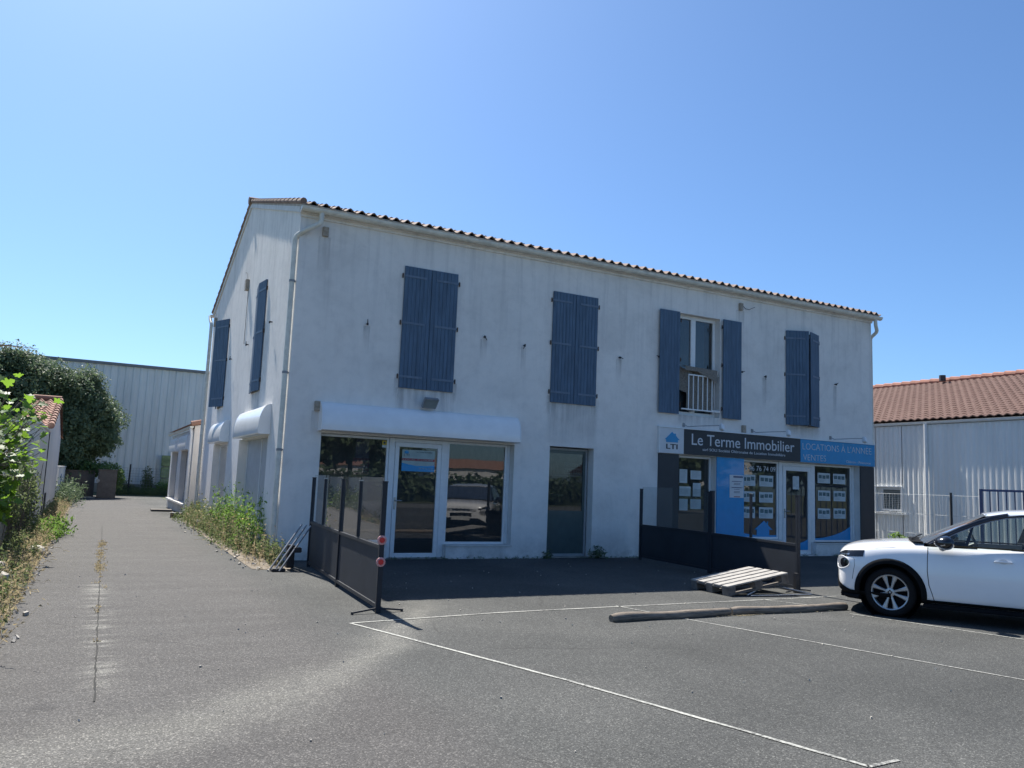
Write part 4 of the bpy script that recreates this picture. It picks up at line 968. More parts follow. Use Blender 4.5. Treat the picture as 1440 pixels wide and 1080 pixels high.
tile_slope_y('roof', -4.78, -3.98, GY0 - .25, 2.45, gm_, 3.50, hs_, TILE_ORANGE); tile_slope_y('roof', -4.78, -3.98, GY1 + .25, 2.45, gm_, 3.50, hs_, TILE_ORANGE)
mb = MB()
for s in (1,):
    ya = GY0 - .25 if s == 1 else GY1 + .25
    for k in range(11):
        t0, t1 = k / 11, min(1, (k + 1.15) / 11); mb.tube([(-4.02, ya + (gm_ - ya) * t0, 2.52 + 1.03 * t0), (-4.02, ya + (gm_ - ya) * t1, 2.50 + 1.03 * t1)], [.085, .065], 8)
mb.tube([(-4.78, gm_, 3.56), (-4.0, gm_, 3.56)], .09, 8); mb.build('verge_tile', TILE_ORANGE, hs_, smooth=True)
mb = MB(); mb.box(-4.7, -4.02, 4.85, 9.5, 2.351, 2.41); mb.build('coping', RENDER2, hs_, bevel=.01)
o = MB(); o.box(-4.25, -4.05, 20.5, 33, 0, 1.42); o.box(-4.28, -4.02, 20.5, 33, 1.421, 1.47); bw_ = o.build('garden_wall', RENDER2, bevel=.01); tag(bw_, 'low white garden wall with a blue mark at the end of the lane', 'wall')
mb = MB(); mb.box(-4.045, -4.04, 23.6, 24.3, .65, 1.15); mb.build('blue_mark', M('blue_paint_mark', (.04, .15, .35), .7), bw_)
o = MB(); o.box(-4.2, -2.75, 29.9, 30.1, 0, 1.25); o.box(-4.25, -2.7, 29.85, 30.15, 1.251, 1.30); tag(o.build('boundary_wall', BROWNP, bevel=.01), 'brown boundary wall in the shade of the big tree', 'wall')
o = MB(); o.box(-2.62, -1.80, 29.1, 29.6, 0.03, 1.34); o.box(-2.66, -1.76, 29.06, 29.64, 1.341, 1.385); o.box(-2.66, -1.76, 29.1, 29.6, 0, .029); o = o.build('brick_pillar', BROWNP, bevel=.01); tag(o, 'brown rendered meter pillar at the end of the lane, topped with ivy', 'pillar')
mb = MB(); mb.lathe([(0, .02), (.09, .02), (.09, 0)], Matrix.Translation((-2.62, 29.05, .83)) @ Matrix.Rotation(PI / 2, 4, 'X'), 10); mb.build('round_plate', STONE, o)
mb = MB(); rr = random.Random(8)
for k in range(14):
    x, y = rr.uniform(-3.3, -2.7), rr.uniform(28.9, 29.3); r = rr.uniform(.04, .10); mb.box(-r, r, -r, r, 0, r * .7, Matrix.Translation((x, y, 0)) @ Matrix.Rotation(rr.uniform(0, 3), 4, 'Z'))
tag(mb.build('rubble', STONE, bevel=.01), 'pale rubble at the foot of the brown pillar', 'rubble', kind='stuff')

# ------------------------------------------------------------------ right: white shed, mesh fence, gate
sh = empty('storage_shed', (19.3, 0, 0), 0, 'long white corrugated shed with brown tiled roof on the right', 'shed')
HW = (1.85, 2.80, 1.10, 1.88)
for (a0, a1, z0, z1) in ((-3.0, HW[0], 0, 3.78), (HW[0], HW[1], 0, HW[2] - .02), (HW[0], HW[1], HW[3] + .02, 3.78), (HW[1], 16, 0, 3.78)):
    corrug(a0, a1, z0, z1, lambda x, d, z: (19.3 - d, x, z), .17, .022, 'cladding', CLAD_W, sh, seg=7)
mb = MB(); mb.box(19.36, 33.2, -3.0, 16, 0, 3.9); mb.build('shed_body', CLAD_W, sh)
mb = MB(); frame_rect_side(mb, 1.84, 2.81, 1.08, 1.90, .03, 19.24, 19.35); frame_rect_side(mb, 1.88, 2.62, 1.14, 1.86, .06, 19.30, 19.34); mb.box(19.22, 19.30, 1.68, 2.95, 1.03, 1.06); f = mb.build('window', PVC, sh)
mb = MB()
for k in range(11): mb.box(19.335, 19.345, 1.95, 2.56, 1.19 + k * .056, 1.235 + k * .056)
mb.build('blind', M('grey_blind', (.16, .18, .18), .6), f)
def roll_tiles(name, parent):
    per = .245; ya, yb = -3.2, 16.3; ncourse = 20; n = int((yb - ya) / per) * 8; xs = np.linspace(ya, yb, n + 1); ph = ((xs - ya) / per) % 1
    prof = .022 * np.cos(ph * 2 * PI); V = []; F = []; rows = []
    for k in range(ncourse): rows += [(k / ncourse, .02), ((k + 1) / ncourse, 0)]
    for t, l in rows:
        x = 19.21 + 7.09 * t; z = 3.95 + 2.19 * t
        V += [(x, yy, z + p + l) for yy, p in zip(xs.tolist(), prof.tolist())]
    n1 = n + 1
    for i in range(len(rows) - 1):
        for j in range(n): F.append((i * n1 + j, (i + 1) * n1 + j, (i + 1) * n1 + j + 1, i * n1 + j + 1))
    b = len(V); V += [(19.21, v[1], v[2] - .03) for v in V[:n1]]; F += [(b + j, j, j + 1, b + j + 1) for j in range(n)]
    mb = MB(); mb.add(V, F); return mb.build(name, TILE_NEW, parent, smooth=True, recalc=False, angle=40)
roll_tiles('roof', sh)
mb = MB(); mb.quad((33.4, -3.2, 3.98), (26.3, -3.2, 6.14), (26.3, 16.3, 6.14), (33.4, 16.3, 3.98)); mb.build('roof', TILE_NEW, sh, recalc=False)
mb = MB()
for k in range(46): mb.tube([(26.3, -3.2 + k * .42, 6.17), (26.3, -3.2 + (k + 1.08) * .42, 6.20)], [.11, .13], 8)
mb.build('ridge_tile', M('pink_ridge_tile', (.36, .17, .12), .85, var=.25), sh, smooth=True)
mb = MB(); mb.tube([(25.9, 4.9, 6.12), (25.9, 4.9, 6.34)], .12, 8); mb.build('roof_vent', IRON, sh)
gutter(-3.1, 16.2, 19.255, 3.86, .06, 'y').build('gutter', PVC, sh, smooth=True, recalc=False)
mb = MB(); mb.tube([(19.22, .98, 3.8), (19.22, .98, 0)], .05, 10); mb.build('downpipe', PVC, sh, smooth=True)
mf = empty('mesh_fence', (17.5, 0, 0), 0, 'pale wire mesh fence with dark post before the white shed', 'fence')
wire_mesh((17.5, 6, 0), (17.5, -1.70, 0), .05, 1.66, 84, 3, .0048, 'mesh', mf, M('pale_wire', (.42, .45, .46), .5), .012)
for y in (-.92, 3.2): mb = MB(); mb.tube([(17.5, y, 0), (17.5, y, 1.74)], .03, 8); mb.build('post', IRON, mf)
gt = empty('metal_gate', (17.5, -1.75, 0), 0, 'dark blue metal bar gate beside the mesh fence', 'gate')
mb = MB(); mb.box(17.47, 17.53, -1.78, -1.72, 0, 1.86); mb.box(17.47, 17.53, -4.85, -4.79, 0, 1.86); mb.box(17.475, 17.525, -4.79, -1.78, 1.80, 1.855); mb.box(17.475, 17.525, -4.79, -1.78, .12, .17); mb.build('gate_frame', BLUEGATE, gt)
for k in range(14): y = -1.98 - k * .21; mb = MB(); mb.box(17.49, 17.51, y - .011, y + .011, .17, 1.80); mb.build('bar', BLUEGATE, gt)

# ------------------------------------------------------------------ foliage
def leaves(name, pts, nrm, size, mat, parent=None, shape='leaf', jit=.9, aspect=.45, fold=.25):
    """pts (n,3), nrm (n,3) preferred facing, size array"""
    n = len(pts); pts = np.asarray(pts, float)
    d = RNG.normal(size=(n, 3)); nr = np.asarray(nrm, float) + jit * d; nr /= np.linalg.norm(nr, axis=1)[:, None] + 1e-9
    t = RNG.normal(size=(n, 3)); t -= (t * nr).sum(1)[:, None] * nr; t /= np.linalg.norm(t, axis=1)[:, None] + 1e-9
    s = np.cross(nr, t); size = np.asarray(size, float).reshape(-1, 1) * np.ones((n, 1))
    if shape == 'leaf':
        prof = [(0, 0, 0), (.35, aspect, fold), (1, 0, 0), (.35, -aspect, fold), (.5, 0, 0)]
        tris = [(0, 4, 1), (4, 2, 1), (0, 3, 4), (4, 3, 2)]
    elif shape == 'fig':
        o = [(0, 0), (.02, .30), (-.12, .52), (.12, .60), (.30, .40), (.42, .66), (.62, .62), (.60, .34), (.70, .26), (.86, .34), (1.06, .12), (1.15, 0)]
        o = o + [(a, -b) for a, b in o[-2:0:-1]]
        prof = [(a, b * .82, .18 * abs(b) - .10 * a * a) for a, b in o] + [(.35, 0, 0)]
        k = len(o); tris = [(k, (i + 1) % k, i) for i in range(k)]
    elif shape == 'blade':
        prof = [(0, .06, 0), (0, -.06, 0), (.5, .05, .05), (.5, -.05, .05), (1, 0, .2)]; tris = [(0, 1, 3), (0, 3, 2), (2, 3, 4)]
    k = len(prof); V = np.zeros((n, k, 3))
    for i, (a, b, c) in enumerate(prof): V[:, i] = pts + size * (t * a + s * b + nr * c * .6)
    F = np.array(tris)[None] + (np.arange(n) * k)[:, None, None]
    me = bpy.data.meshes.new(name); V = V.reshape(-1, 3); F = F.reshape(-1, 3)
    me.vertices.add(len(V)); me.vertices.foreach_set('co', V.ravel()); me.loops.add(F.size); me.loops.foreach_set('vertex_index', F.ravel().astype(np.int32))
    me.polygons.add(len(F)); me.polygons.foreach_set('loop_start', (np.arange(len(F)) * 3).astype(np.int32)); me.update(calc_edges=True); me.validate()
    me.materials.append(mat); me.shade_smooth()
    o = bpy.data.objects.new(name, me); link(o)
    if parent is not None: o.parent = parent; inv_place(o, parent)
    return o
def blob_points(blobs, dens, inner=.35):
    P = []; N = []
    for (x, y, z, rx, ry, rz) in blobs:
        n = int(dens * (rx * ry + ry * rz + rx * rz) / 3 * 4)
        d = RNG.normal(size=(n, 3)); d /= np.linalg.norm(d, axis=1)[:, None]
        lump = 1 + .16 * np.sin(d[:, 0] * 5 + x * 3) * np.sin(d[:, 1] * 6 + y) + .14 * np.sin(d[:, 2] * 7 + x * 5 + d[:, 0] * 4)
        r = (1 - RNG.random(n) ** 2.2 * inner) * lump + RNG.normal(0, .035, n)
        P.append(np.array([x, y, z]) + d * r[:, None] * np.array([rx, ry, rz])); N.append(d + np.array([0, 0, .45]))
    return np.concatenate(P), np.concatenate(N)
def trunk(name, parent, base, top, r0, r1, branches, mat=BARK, seed=1):
    mb = MB(); rr = random.Random(seed); b = Vector(base); t = Vector(top)
    pts = [b.lerp(t, k / 6) + Vector((rr.uniform(-.05, .05), rr.uniform(-.05, .05), 0)) * (k > 0) for k in range(7)]
    mb.tube(pts, [r0 + (r1 - r0) * k / 6 for k in range(7)], 10)
    for q in branches:
        s = pts[rr.randint(2, 5)]; e = Vector(q); m = s.lerp(e, .5) + Vector((rr.uniform(-.2, .2), rr.uniform(-.2, .2), rr.uniform(0, .3)))
        mb.tube([s, m, e], [r1 * .8, r1 * .5, r1 * .15], 6)
    return mb.build(name, mat, parent, smooth=True)
# big evergreen
big = empty('evergreen_tree', (-5.2, 31.5, 0), 0, 'large dense dark evergreen tree at the end of the lane', 'tree')
blobs = [(-7.6, 31.5, 5.3, 2.2, 2.0, 1.9), (-5.6, 31.4, 5.2, 1.9, 2.0, 1.75), (-4.0, 31.6, 4.9, 1.6, 1.8, 1.6), (-3.0, 31.5, 3.9, 1.35, 1.7, 1.5), (-4.2, 31.2, 3.0, 1.5, 1.8, 1.7),
         (-2.75, 31.4, 2.95, 1.0, 1.4, .95), (-6.0, 31.0, 3.2, 2.2, 2.0, 2.0), (-8.6, 31.2, 3.4, 2.4, 2.2, 2.6), (-4.9, 31.0, 1.5, 1.3, 1.4, 1.1), (-3.6, 31.8, 1.7, 1.0, 1.0, .9), (-10.5, 31, 4.4, 2.4, 2, 2.6), (-3.7, 31.2, 5.6, .9, .9, .75), (-6.8, 31.1, 6.4, 1.1, 1.0, .75)]
P, N = blob_points(blobs, 560, .5); leaves('crown', P, N, RNG.uniform(.09, .19, len(P)), LEAF_EV, big, aspect=.28, jit=.75)
P, N = blob_points([(a, b, c, d * .72, e * .72, f * .72) for a, b, c, d, e, f in blobs], 150, .6); leaves('inner_foliage', P, N, RNG.uniform(.25, .42, len(P)), LEAF_EV, big, aspect=.5, jit=1.2)
trunk('trunk', big, (-5.2, 31.8, 0), (-5.1, 31.6, 3.6), .28, .14, [(-7, 31.5, 5), (-4, 31.5, 4.6), (-3.2, 31.4, 3.6), (-6, 31, 5), (-8.4, 31.2, 4.2), (-3, 31.5, 2.9)])
# fig tree : twigs carrying big lobed leaves
fig = empty('fig_tree', (-4.9, .6, 0), 0, 'fig tree with big bright lobed leaves leaning over the low wall at left', 'tree')
rr = random.Random(21); tw = MB(); FP = []; FN = []; FS = []
trunk('trunk', fig, (-5.0, .6, 0), (-4.8, .5, 1.5), .09, .06, [(-4.5, .2, 2.2), (-5.2, 0, 2.3), (-4.4, 1.4, 2.0)], seed=4)
for i in range(105):
    s = Vector((rr.uniform(-5.2, -4.6), rr.uniform(-.6, 1.6), rr.uniform(.9, 1.7)))
    e = Vector((rr.uniform(-4.95, -3.85), rr.uniform(-1.2, 2.4), rr.uniform(.75, 2.80)))
    if i % 4 == 0: e = Vector((rr.uniform(-4.2, -3.72), rr.uniform(-.8, 1.9), rr.uniform(1.5, 2.65)))
    if e.z < 1.3 and e.x > -4.1: e.x -= .25
    m = s.lerp(e, .6) + Vector((0, 0, -.12)); tw.tube([s, m, e], [.014, .009, .004], 5)
    for k in range(rr.randint(9, 14)):
        t = rr.uniform(.25, 1.0); p = (s.lerp(m, t / .6) if t < .6 else m.lerp(e, (t - .6) / .4)) + Vector((rr.gauss(0, .11), rr.gauss(0, .11), rr.gauss(0, .10)))
        FP.append(p); FN.append((rr.gauss(.1, .4), rr.gauss(-.35, .5), 1.0)); FS.append(rr.uniform(.07, .15))
tw.build('branch', BARK, fig, smooth=True)
leaves('crown', FP, FN, FS, LEAF_FIG, fig, 'fig', jit=.42)
P, N = blob_points([(-5.1, .6, 1.5, .6, 1.4, .8), (-4.9, 1.3, 2.0, .5, 1.2, .5), (-4.5, .8, .95, .35, 1.2, .45)], 900, .9); leaves('inner_foliage', P, N, RNG.uniform(.08, .14, len(P)), LEAF_FIG, fig, 'fig', jit=1)
# climber hanging on the low wall
cl = empty('climbing_shrub', (-4.2, 3.2, 0), 0, 'scraggly dry climber hanging over the wall below the fig tree', 'shrub')
P, N = blob_points([(-4.15, 3.3, 1.0, .28, .8, .75), (-4.1, 4.4, .8, .22, .6, .7), (-4.25, 2.0, .85, .25, .7, .4)], 1500, .8); leaves('foliage', P, N, RNG.uniform(.03, .065, len(P)), LEAF_WEED, cl, jit=1.2)
mb = MB(); rr = random.Random(31)
for i in range(70):
    x, y = rr.uniform(-4.35, -4.0), rr.uniform(1.6, 4.8); mb.tube([(x, y, rr.uniform(0, .3)), (x + rr.uniform(-.1, .1), y + rr.uniform(-.3, .3), rr.uniform(.6, .9)), (x + rr.uniform(-.1, .15), y + rr.uniform(-.4, .4), rr.uniform(.9, 1.6))], .005, 4)
mb.build('stem', BARK, cl)
# palm fronds at top left
pm_ = empty('palm_tree', (-9.3, 24, 0), 0, 'palm tree with spiky fronds entering at the far left edge', 'tree')
trunk('trunk', pm_, (-7.9, 24, 0), (-7.75, 24, 5.9), .20, .15, [], seed=3)
mb = MB(); rr = random.Random(9)
for i in range(26):
    a = 2 * PI * i / 26 + rr.uniform(-.1, .1); el = rr.uniform(-.5, .9); L = rr.uniform(1.0, 1.35); c = Vector((-7.75, 24, 5.95))
    prev = None
    for k in range(9):
        t = k / 8; p = c + Vector((math.cos(a) * L * t, math.sin(a) * L * t, L * t * math.sin(el) - .5 * t * t))
        if prev is not None:
            mb.tube([prev, p], [.012, .009], 4, cap=False)
            dd_ = (p - prev).normalized(); sd = Vector((-math.sin(a), math.cos(a), 0))
            for s in (1, -1):
                for h in (0, .5):
                    q = prev.lerp(p, h); tip = q + sd * s * .30 * (1.1 - t * .6) + dd_ * .18 + Vector((0, 0, -.06)); w = dd_ * .022
                    mb.add([q - w, q + w, tip], [(0, 1, 2)])
        prev = p
mb.build('frond', PALM, pm_, recalc=False)
mb = MB(); mb.tube([(-7.75, 24, 5.95), (-7.2, 23.9, 6.22), (-6.5, 23.8, 6.30), (-5.9, 23.8, 6.29), (-5.35, 23.8, 6.27)], [.03, .045, .03, .016, .006], 6); mb.build('flower_stalk', M('dry_palm_stalk', (.30, .21, .16), .9), pm_, smooth=True)
# ivy over the pillar + shrubs by warehouse
iv = empty('ivy_hedge', (-2.4, 30.2, 0), 0, 'ivy bush spilling over the brown pillar', 'shrub')
P, N = blob_points([(-2.5, 30.1, 1.45, .85, .5, .28), (-1.65, 30.1, .95, .22, .4, .55), (-3.1, 30.4, 1.35, .7, .5, .42)], 900, .6); leaves('foliage', P, N, RNG.uniform(.06, .12, len(P)), LEAF_IVY, iv, aspect=.5)
for i, (x, y, h, r, lb) in enumerate(((-1.2, 37.2, .75, .55, 'small green bush left of the fence post by the warehouse'), (.0, 37.3, 1.5, .28, 'tall thin weed against the warehouse plinth'), (1.2, 36.8, .75, .9, 'yellowish bush beside the green blocks by the warehouse'))):
    s = empty('bush', (x, y, 0), 0, lb, 'bush', 'bushes by the warehouse')
    P, N = blob_points([(x, y, h * .5, r, .4, h * .55), (x + r * .6, y, h * .35, r * .6, .4, h * .4)], 900, .9); leaves('foliage', P, N, RNG.uniform(.05, .12, len(P)), LEAF_WEED if i < 2 else LEAF_BRIGHT, s)
    mb = MB(); mb.tube([(x, y, 0), (x, y, h * .8)], .012, 5); mb.build('stem', BARK, s)

def weed_strip(name, region, n, hmax, mat, seed, label, cat='weeds', dens=9, lsize=(.025, .06), lean=.25):
    """region: function(rng)->(x,y,scale).  stems with small leaves"""
    rr = random.Random(seed); P = []; N = []; S = []; mb = MB()
    for i in range(n):
        x, y, sc = region(rr); h = hmax * sc * rr.uniform(.45, 1); a = rr.uniform(0, 2 * PI); l = rr.uniform(0, lean) * h
        tip = Vector((x + l * math.cos(a), y + l * math.sin(a), h)); b = Vector((x, y, 0)); m = b.lerp(tip, .5) + Vector((0, 0, .05 * h))
        mb.add([b + Vector((.003, 0, 0)), b - Vector((.003, 0, 0)), m - Vector((.002, 0, 0)), m + Vector((.002, 0, 0)), tip], [(0, 1, 2, 3), (3, 2, 4)])
        mb.add([b + Vector((0, .003, 0)), b - Vector((0, .003, 0)), m - Vector((0, .002, 0)), m + Vector((0, .002, 0)), tip], [(0, 1, 2, 3), (3, 2, 4)])
        for k in range(int(dens * (.5 + sc))):
            t = rr.uniform(.05, 1); p = (b.lerp(m, t * 2) if t < .5 else m.lerp(tip, t * 2 - 1)); P.append(p + Vector((rr.gauss(0, .02), rr.gauss(0, .02), 0))); N.append((rr.gauss(0, .6), rr.gauss(0, .6), .6)); S.append(rr.uniform(*lsize))
    o = leaves(name, P, N, S, mat, None, aspect=.22, jit=.8)
    # join the stems into the same object
    st_ = mb.build('stems', mat, None, recalc=False); bm = bmesh.new(); bm.from_mesh(o.data); bm.from_mesh(st_.data); bm.to_mesh(o.data); bm.free(); bpy.data.objects.remove(st_)
    return tag(o, label, cat, kind='stuff')
def reg_side(rr):
    y = rr.uniform(-.9, 12.2); w = .10 + .38 * min(1, max(0, (y + .9) / 3)); x = -.05 - abs(rr.gauss(0, .5)) * w - .02; return max(x, -.65), y, (.55 if y < 1.2 else .8 + .25 * math.sin(y * 2.1)) * (1.0 if x > -.35 else .6)
weed_strip('weeds', reg_side, 620, .80, LEAF_WEED, 1, 'overgrown green weeds along the foot of the side wall', lsize=(.03, .085), dens=13)
weed_strip('weeds', lambda r: (-.06 - abs(r.gauss(0, .10)), r.uniform(.8, 6.5), r.uniform(.5, 1.1)), 240, 1.25, LEAF_BRIGHT, 15, 'taller leafy green weeds against the side wall', lsize=(.04, .11), dens=10)
weed_strip('dry_weeds', lambda r: (-.1 - abs(r.gauss(0, .2)), r.uniform(-1.1, 12), r.uniform(.3, 1)), 260, .8, LEAF_DRY, 2, 'dry stalks among the weeds of the side wall')
def reg_left(rr):
    y = rr.uniform(-7, 30); x = -3.62 - abs(rr.gauss(0, .33)); return x, y, (1.0 if x < -3.85 else .45) * (.75 + .3 * math.sin(y * 1.7))
weed_strip('weeds', reg_left, 1500, .55, LEAF_WEED, 3, 'grey green weeds along the left edge of the lane', lsize=(.025, .07), dens=13)
weed_strip('dry_weeds', lambda r: (-3.58 - abs(r.gauss(0, .3)), r.uniform(-7.5, 22), r.uniform(.3, 1)), 800, .5, LEAF_DRY, 4, 'straw coloured dead weeds along the left edge of the lane', lean=.9)
weed_strip('weeds', lambda r: (r.gauss(-3.62, .12), r.gauss(5.2, .6), r.uniform(.5, 1)), 90, .5, LEAF_BRIGHT, 5, 'bright green tuft at the left edge of the lane', lsize=(.06, .12))
weed_strip('weeds', lambda r: (r.uniform(-1.8, 2.4), r.uniform(35.0, 38.2), r.uniform(.4, 1)), 700, .6, LEAF_WEED, 6, 'rough grass in front of the warehouse', lsize=(.05, .12))
weed_strip('weeds', lambda r: (r.gauss(-3.9, .3), r.uniform(19, 29), r.uniform(.6, 1)), 260, 1.2, LEAF_EV, 16, 'dark green growth along the white garden wall', lsize=(.08, .16))
def reg_joint(rr):
    y = rr.choice([rr.gauss(1.0, .5), rr.gauss(-.9, .35), rr.gauss(3.1, .35), rr.uniform(-7, 3.6)]); return -2.88 + (y + 8.6) * .0155 + rr.gauss(0, .03), y, rr.uniform(.2, 1)
weed_strip('joint_weeds', reg_joint, 85, .055, LEAF_DRY, 7, 'yellowish tufts growing in the joint of the lane', lean=1.2, lsize=(.02, .04))
for i, (x, y, r, h, lb) in enumerate(((6.72, -.10, .22, .26, 'low dark leafy weed right of the middle door'), (5.50, -.08, .08, .18, 'small weed left of the middle door'))):
    P, N = blob_points([(x, y, h * .35, r, .08, h * .6)], 2600, .9); o = leaves('weed_clump', P, N, RNG.uniform(.04, .11, len(P)), LEAF_EV, None, aspect=.14); tag(o, lb, 'weed', 'weeds by the middle door')
weed_strip('weeds', lambda r: (r.uniform(.9, 14.8), -.03 - abs(r.gauss(0, .02)), r.uniform(.3, 1)), 130, .07, LEAF_EV, 8, 'tiny weeds at the foot of the shop facade', lsize=(.02, .04))
o = empty('bush', (17.3, .3, 0), 0, 'bright green weed sticking up beyond the bonnet of the car', 'bush')
P, N = blob_points([(17.2, .5, .30, .2, .28, .30)], 1500, .8); leaves('foliage', P, N, RNG.uniform(.05, .10, len(P)), LEAF_BRIGHT, o); mb = MB(); mb.tube([(17.2, .45, 0), (17.2, .45, .6)], .01, 5); mb.build('stem', BARK, o)
# flowers
mb = MB(); rr = random.Random(12)
for i in range(46):
    p = Vector((-.15 - abs(rr.gauss(0, .14)), rr.uniform(1, 12), rr.uniform(.4, .9))); mb.lathe([(0, .004), (.018, 0)], Matrix.Translation(p) @ Euler((rr.uniform(0, 1.6), rr.uniform(-1, 1), 0)).to_matrix().to_4x4(), 6)
tag(mb.build('wild_flowers', PETAL, recalc=False), 'small yellow flowers among the weeds of the side wall', 'flowers', kind='stuff')
# stones
def stone(name, p, r, lb, seed, mat=STONE, group=None):
    bm = bmesh.new(); bmesh.ops.create_icosphere(bm, subdivisions=2, radius=1); rr = random.Random(seed)
    for v in bm.verts: v.co *= rr.uniform(.8, 1.12); v.co = Vector((v.co.x * r[0], v.co.y * r[1], v.co.z * r[2])) + Vector(p)
    me = bpy.data.meshes.new(name); bm.to_mesh(me); bm.free(); me.materials.append(mat); o = bpy.data.objects.new(name, me); link(o); return tag(o, lb, 'stone', group)
stone('stone', (-.30, 8.6, .10), (.09, .22, .12), 'flat grey stone leaning at the far end of the side wall weeds', 1, CONC)
stone('stone', (-3.72, 1.25, .06), (.16, .2, .10), 'pale stone in the weeds beside the lane', 2)
stone('stone', (-3.93, -2.7, .08), (.13, .15, .12), 'white stone under the weeds, nearest on the left edge', 3)
stone('stone', (-3.98, -1.9, .12), (.09, .12, .11), 'broken pale stone behind the nearest white one', 4)
mb = MB(); rr = random.Random(77)
for i in range(520):
    z = rr.random()
    if z < .45: x, y = -3.55 - rr.uniform(-.08, .5), rr.uniform(-7, 14)
    elif z < .8: x, y = -.42 + rr.gauss(0, .17), rr.uniform(-1.6, 12)
    else: x, y = rr.uniform(-3.4, 8), rr.uniform(-11, -1)
    r = rr.uniform(.006, .028) if z < .8 else rr.uniform(.004, .009)
    m = Matrix.Translation((x, y, r * .3 + .004)) @ Euler((rr.uniform(0, 3), rr.uniform(0, 3), rr.uniform(0, 3))).to_matrix().to_4x4(); mb.box(-r, r, -r * .8, r * .8, -r * .6, r * .6, m)
tag(mb.build('pebbles', STONE), 'scattered pebbles and crumbs at the edges of the asphalt', 'pebbles', kind='stuff')
mb = MB(); rr = random.Random(78)
for i in range(110):
    s_ = rr.random() < .5; x, y = (-3.62 + rr.gauss(0, .12), rr.uniform(-5, 6)) if s_ else (-.45 + rr.gauss(0, .12), rr.uniform(-1.4, 6)); a = rr.uniform(0, 2 * PI); l = rr.uniform(.05, .28)
    mb.tube([(x, y, .01), (x + l * .5 * math.cos(a), y + l * .5 * math.sin(a), .03), (x + l * math.cos(a + .4), y + l * math.sin(a + .4), .012)], .0035, 4)
tag(mb.build('twigs', STRAW), 'dry twigs and straw lying along the asphalt edges', 'twigs', kind='stuff')
# ------------------------------------------------------------------ white hatchback
TH = R(122); ch = Vector((math.cos(TH), math.sin(TH), 0)); cn = Vector((-ch.y, ch.x, 0))
CP = Vector((6.27, -7.54, 0)) - cn * .86
car = empty('parked_car', CP, TH, 'white hatchback with black wheel arches parked with its nose towards the shops', 'car')
CM = Matrix.Translation(CP) @ Matrix.Rotation(TH, 4, 'Z')
def cb(mb, name, mat, parent=None, **k):
    o = mb.build(name, mat, None, **k); o.parent = parent or car; return o
WHITE = M('white_car_paint', (.85, .855, .86), .22, var=.015, coat=1.0)
BLK = M('black_car_plastic', (.011, .012, .014), .85, var=.2, spec=.08)
GLBLK = M('gloss_black_trim', (.008, .008, .010), .12, var=.1, coat=.6)
CHROME = M('chrome_trim', (.62, .62, .62), .18, 1, var=.05)
RUB = M('tyre_rubber', (.009, .009, .010), .85, var=.3, spec=.25)
ALLOY = M('silver_wheel', (.46, .47, .48), .32, .65, var=.08)
SEAT = M('grey_seat_fabric', (.05, .052, .056), .9, var=.2)
secs = [(.775, .42, .40, .69), (.768, .54, .33, .745), (.735, .66, .27, .795), (.66, .755, .24, .84), (.52, .81, .225, .878), (.28, .85, .215, .91), (.02, .868, .21, .932), (-.22, .873, .21, .947), (-.45, .875, .20, .955),
        (-.8, .876, .20, .955), (-1.5, .878, .20, .965), (-2.2, .877, .20, .975), (-2.7, .868, .22, .985), (-2.98, .83, .26, .98), (-3.12, .74, .30, .95), (-3.19, .6, .36, .88), (-3.21, .42, .42, .8)]
V = []; F = []
secs = [(x * .87 if x > 0 else x, w, zb, zt) for x, w, zb, zt in secs]
def sec_pts(x, w, zb, zt):
    H = zt - zb; k = min(1, H / .55)
    half = [(0, zb), (w * .55, zb), (w - .09 * k, zb), (w - .015, zb + .055 * k), (w, zb + .17 * k), (w + .004, zb + .33 * k), (w - .004, zb + .47 * k), (w - .022, zt - .13 * k), (w - .062, zt - .05 * k), (w - .14, zt - .005), (w * .62, zt + .022 * k), (w * .3, zt + .036 * k), (0, zt + .04 * k)]
    return [(x, y, z) for y, z in half] + [(x, -y, z) for y, z in half[-2:0:-1]]
for s in secs: V += sec_pts(*s)
n = len(sec_pts(*secs[0])); S_ = len(secs)
for i in range(S_ - 1):
    for j in range(n): F.append((i * n + j, i * n + (j + 1) % n, (i + 1) * n + (j + 1) % n, (i + 1) * n + j))
F.append(tuple(range(n - 1, -1, -1))); F.append(tuple((S_ - 1) * n + j for j in range(n)))
mb = MB(); mb.add(V, F); body = mb.build('body', WHITE, None)
md = body.modifiers.new('s', 'SUBSURF'); md.levels = 2; md.render_levels = 2
cut = MB()
for wx in (0, -2.54):
    for s in (1, -1):
        cut.lathe([(0, 0), (.372, 0), (.372, .5), (0, .5)], Matrix.Translation((wx, s * .58, .312)) @ Matrix.Rotation(-s * PI / 2, 4, 'X'), 48)
cut = cut.build('cut', WHITE); bmm = bmesh.new(); bmm.from_mesh(cut.data); bmesh.ops.remove_doubles(bmm, verts=bmm.verts, dist=1e-5); bmesh.ops.recalc_face_normals(bmm, faces=bmm.faces); bmm.to_mesh(cut.data); bmm.free()
dg = bpy.context.evaluated_depsgraph_get(); dg.update()
solid = bpy.data.meshes.new_from_object(body.evaluated_get(dg))
bmm = bmesh.new(); bmm.from_mesh(solid); BV = BVHTree.FromBMesh(bmm); bmm.free()
md2 = body.modifiers.new('b', 'BOOLEAN'); md2.operation = 'DIFFERENCE'; md2.object = cut; md2.solver = 'EXACT'
dg.update(); me = bpy.data.meshes.new_from_object(body.evaluated_get(dg)); bpy.data.objects.remove(body); bpy.data.objects.remove(cut)
bmm = bmesh.new(); bmm.from_mesh(me)
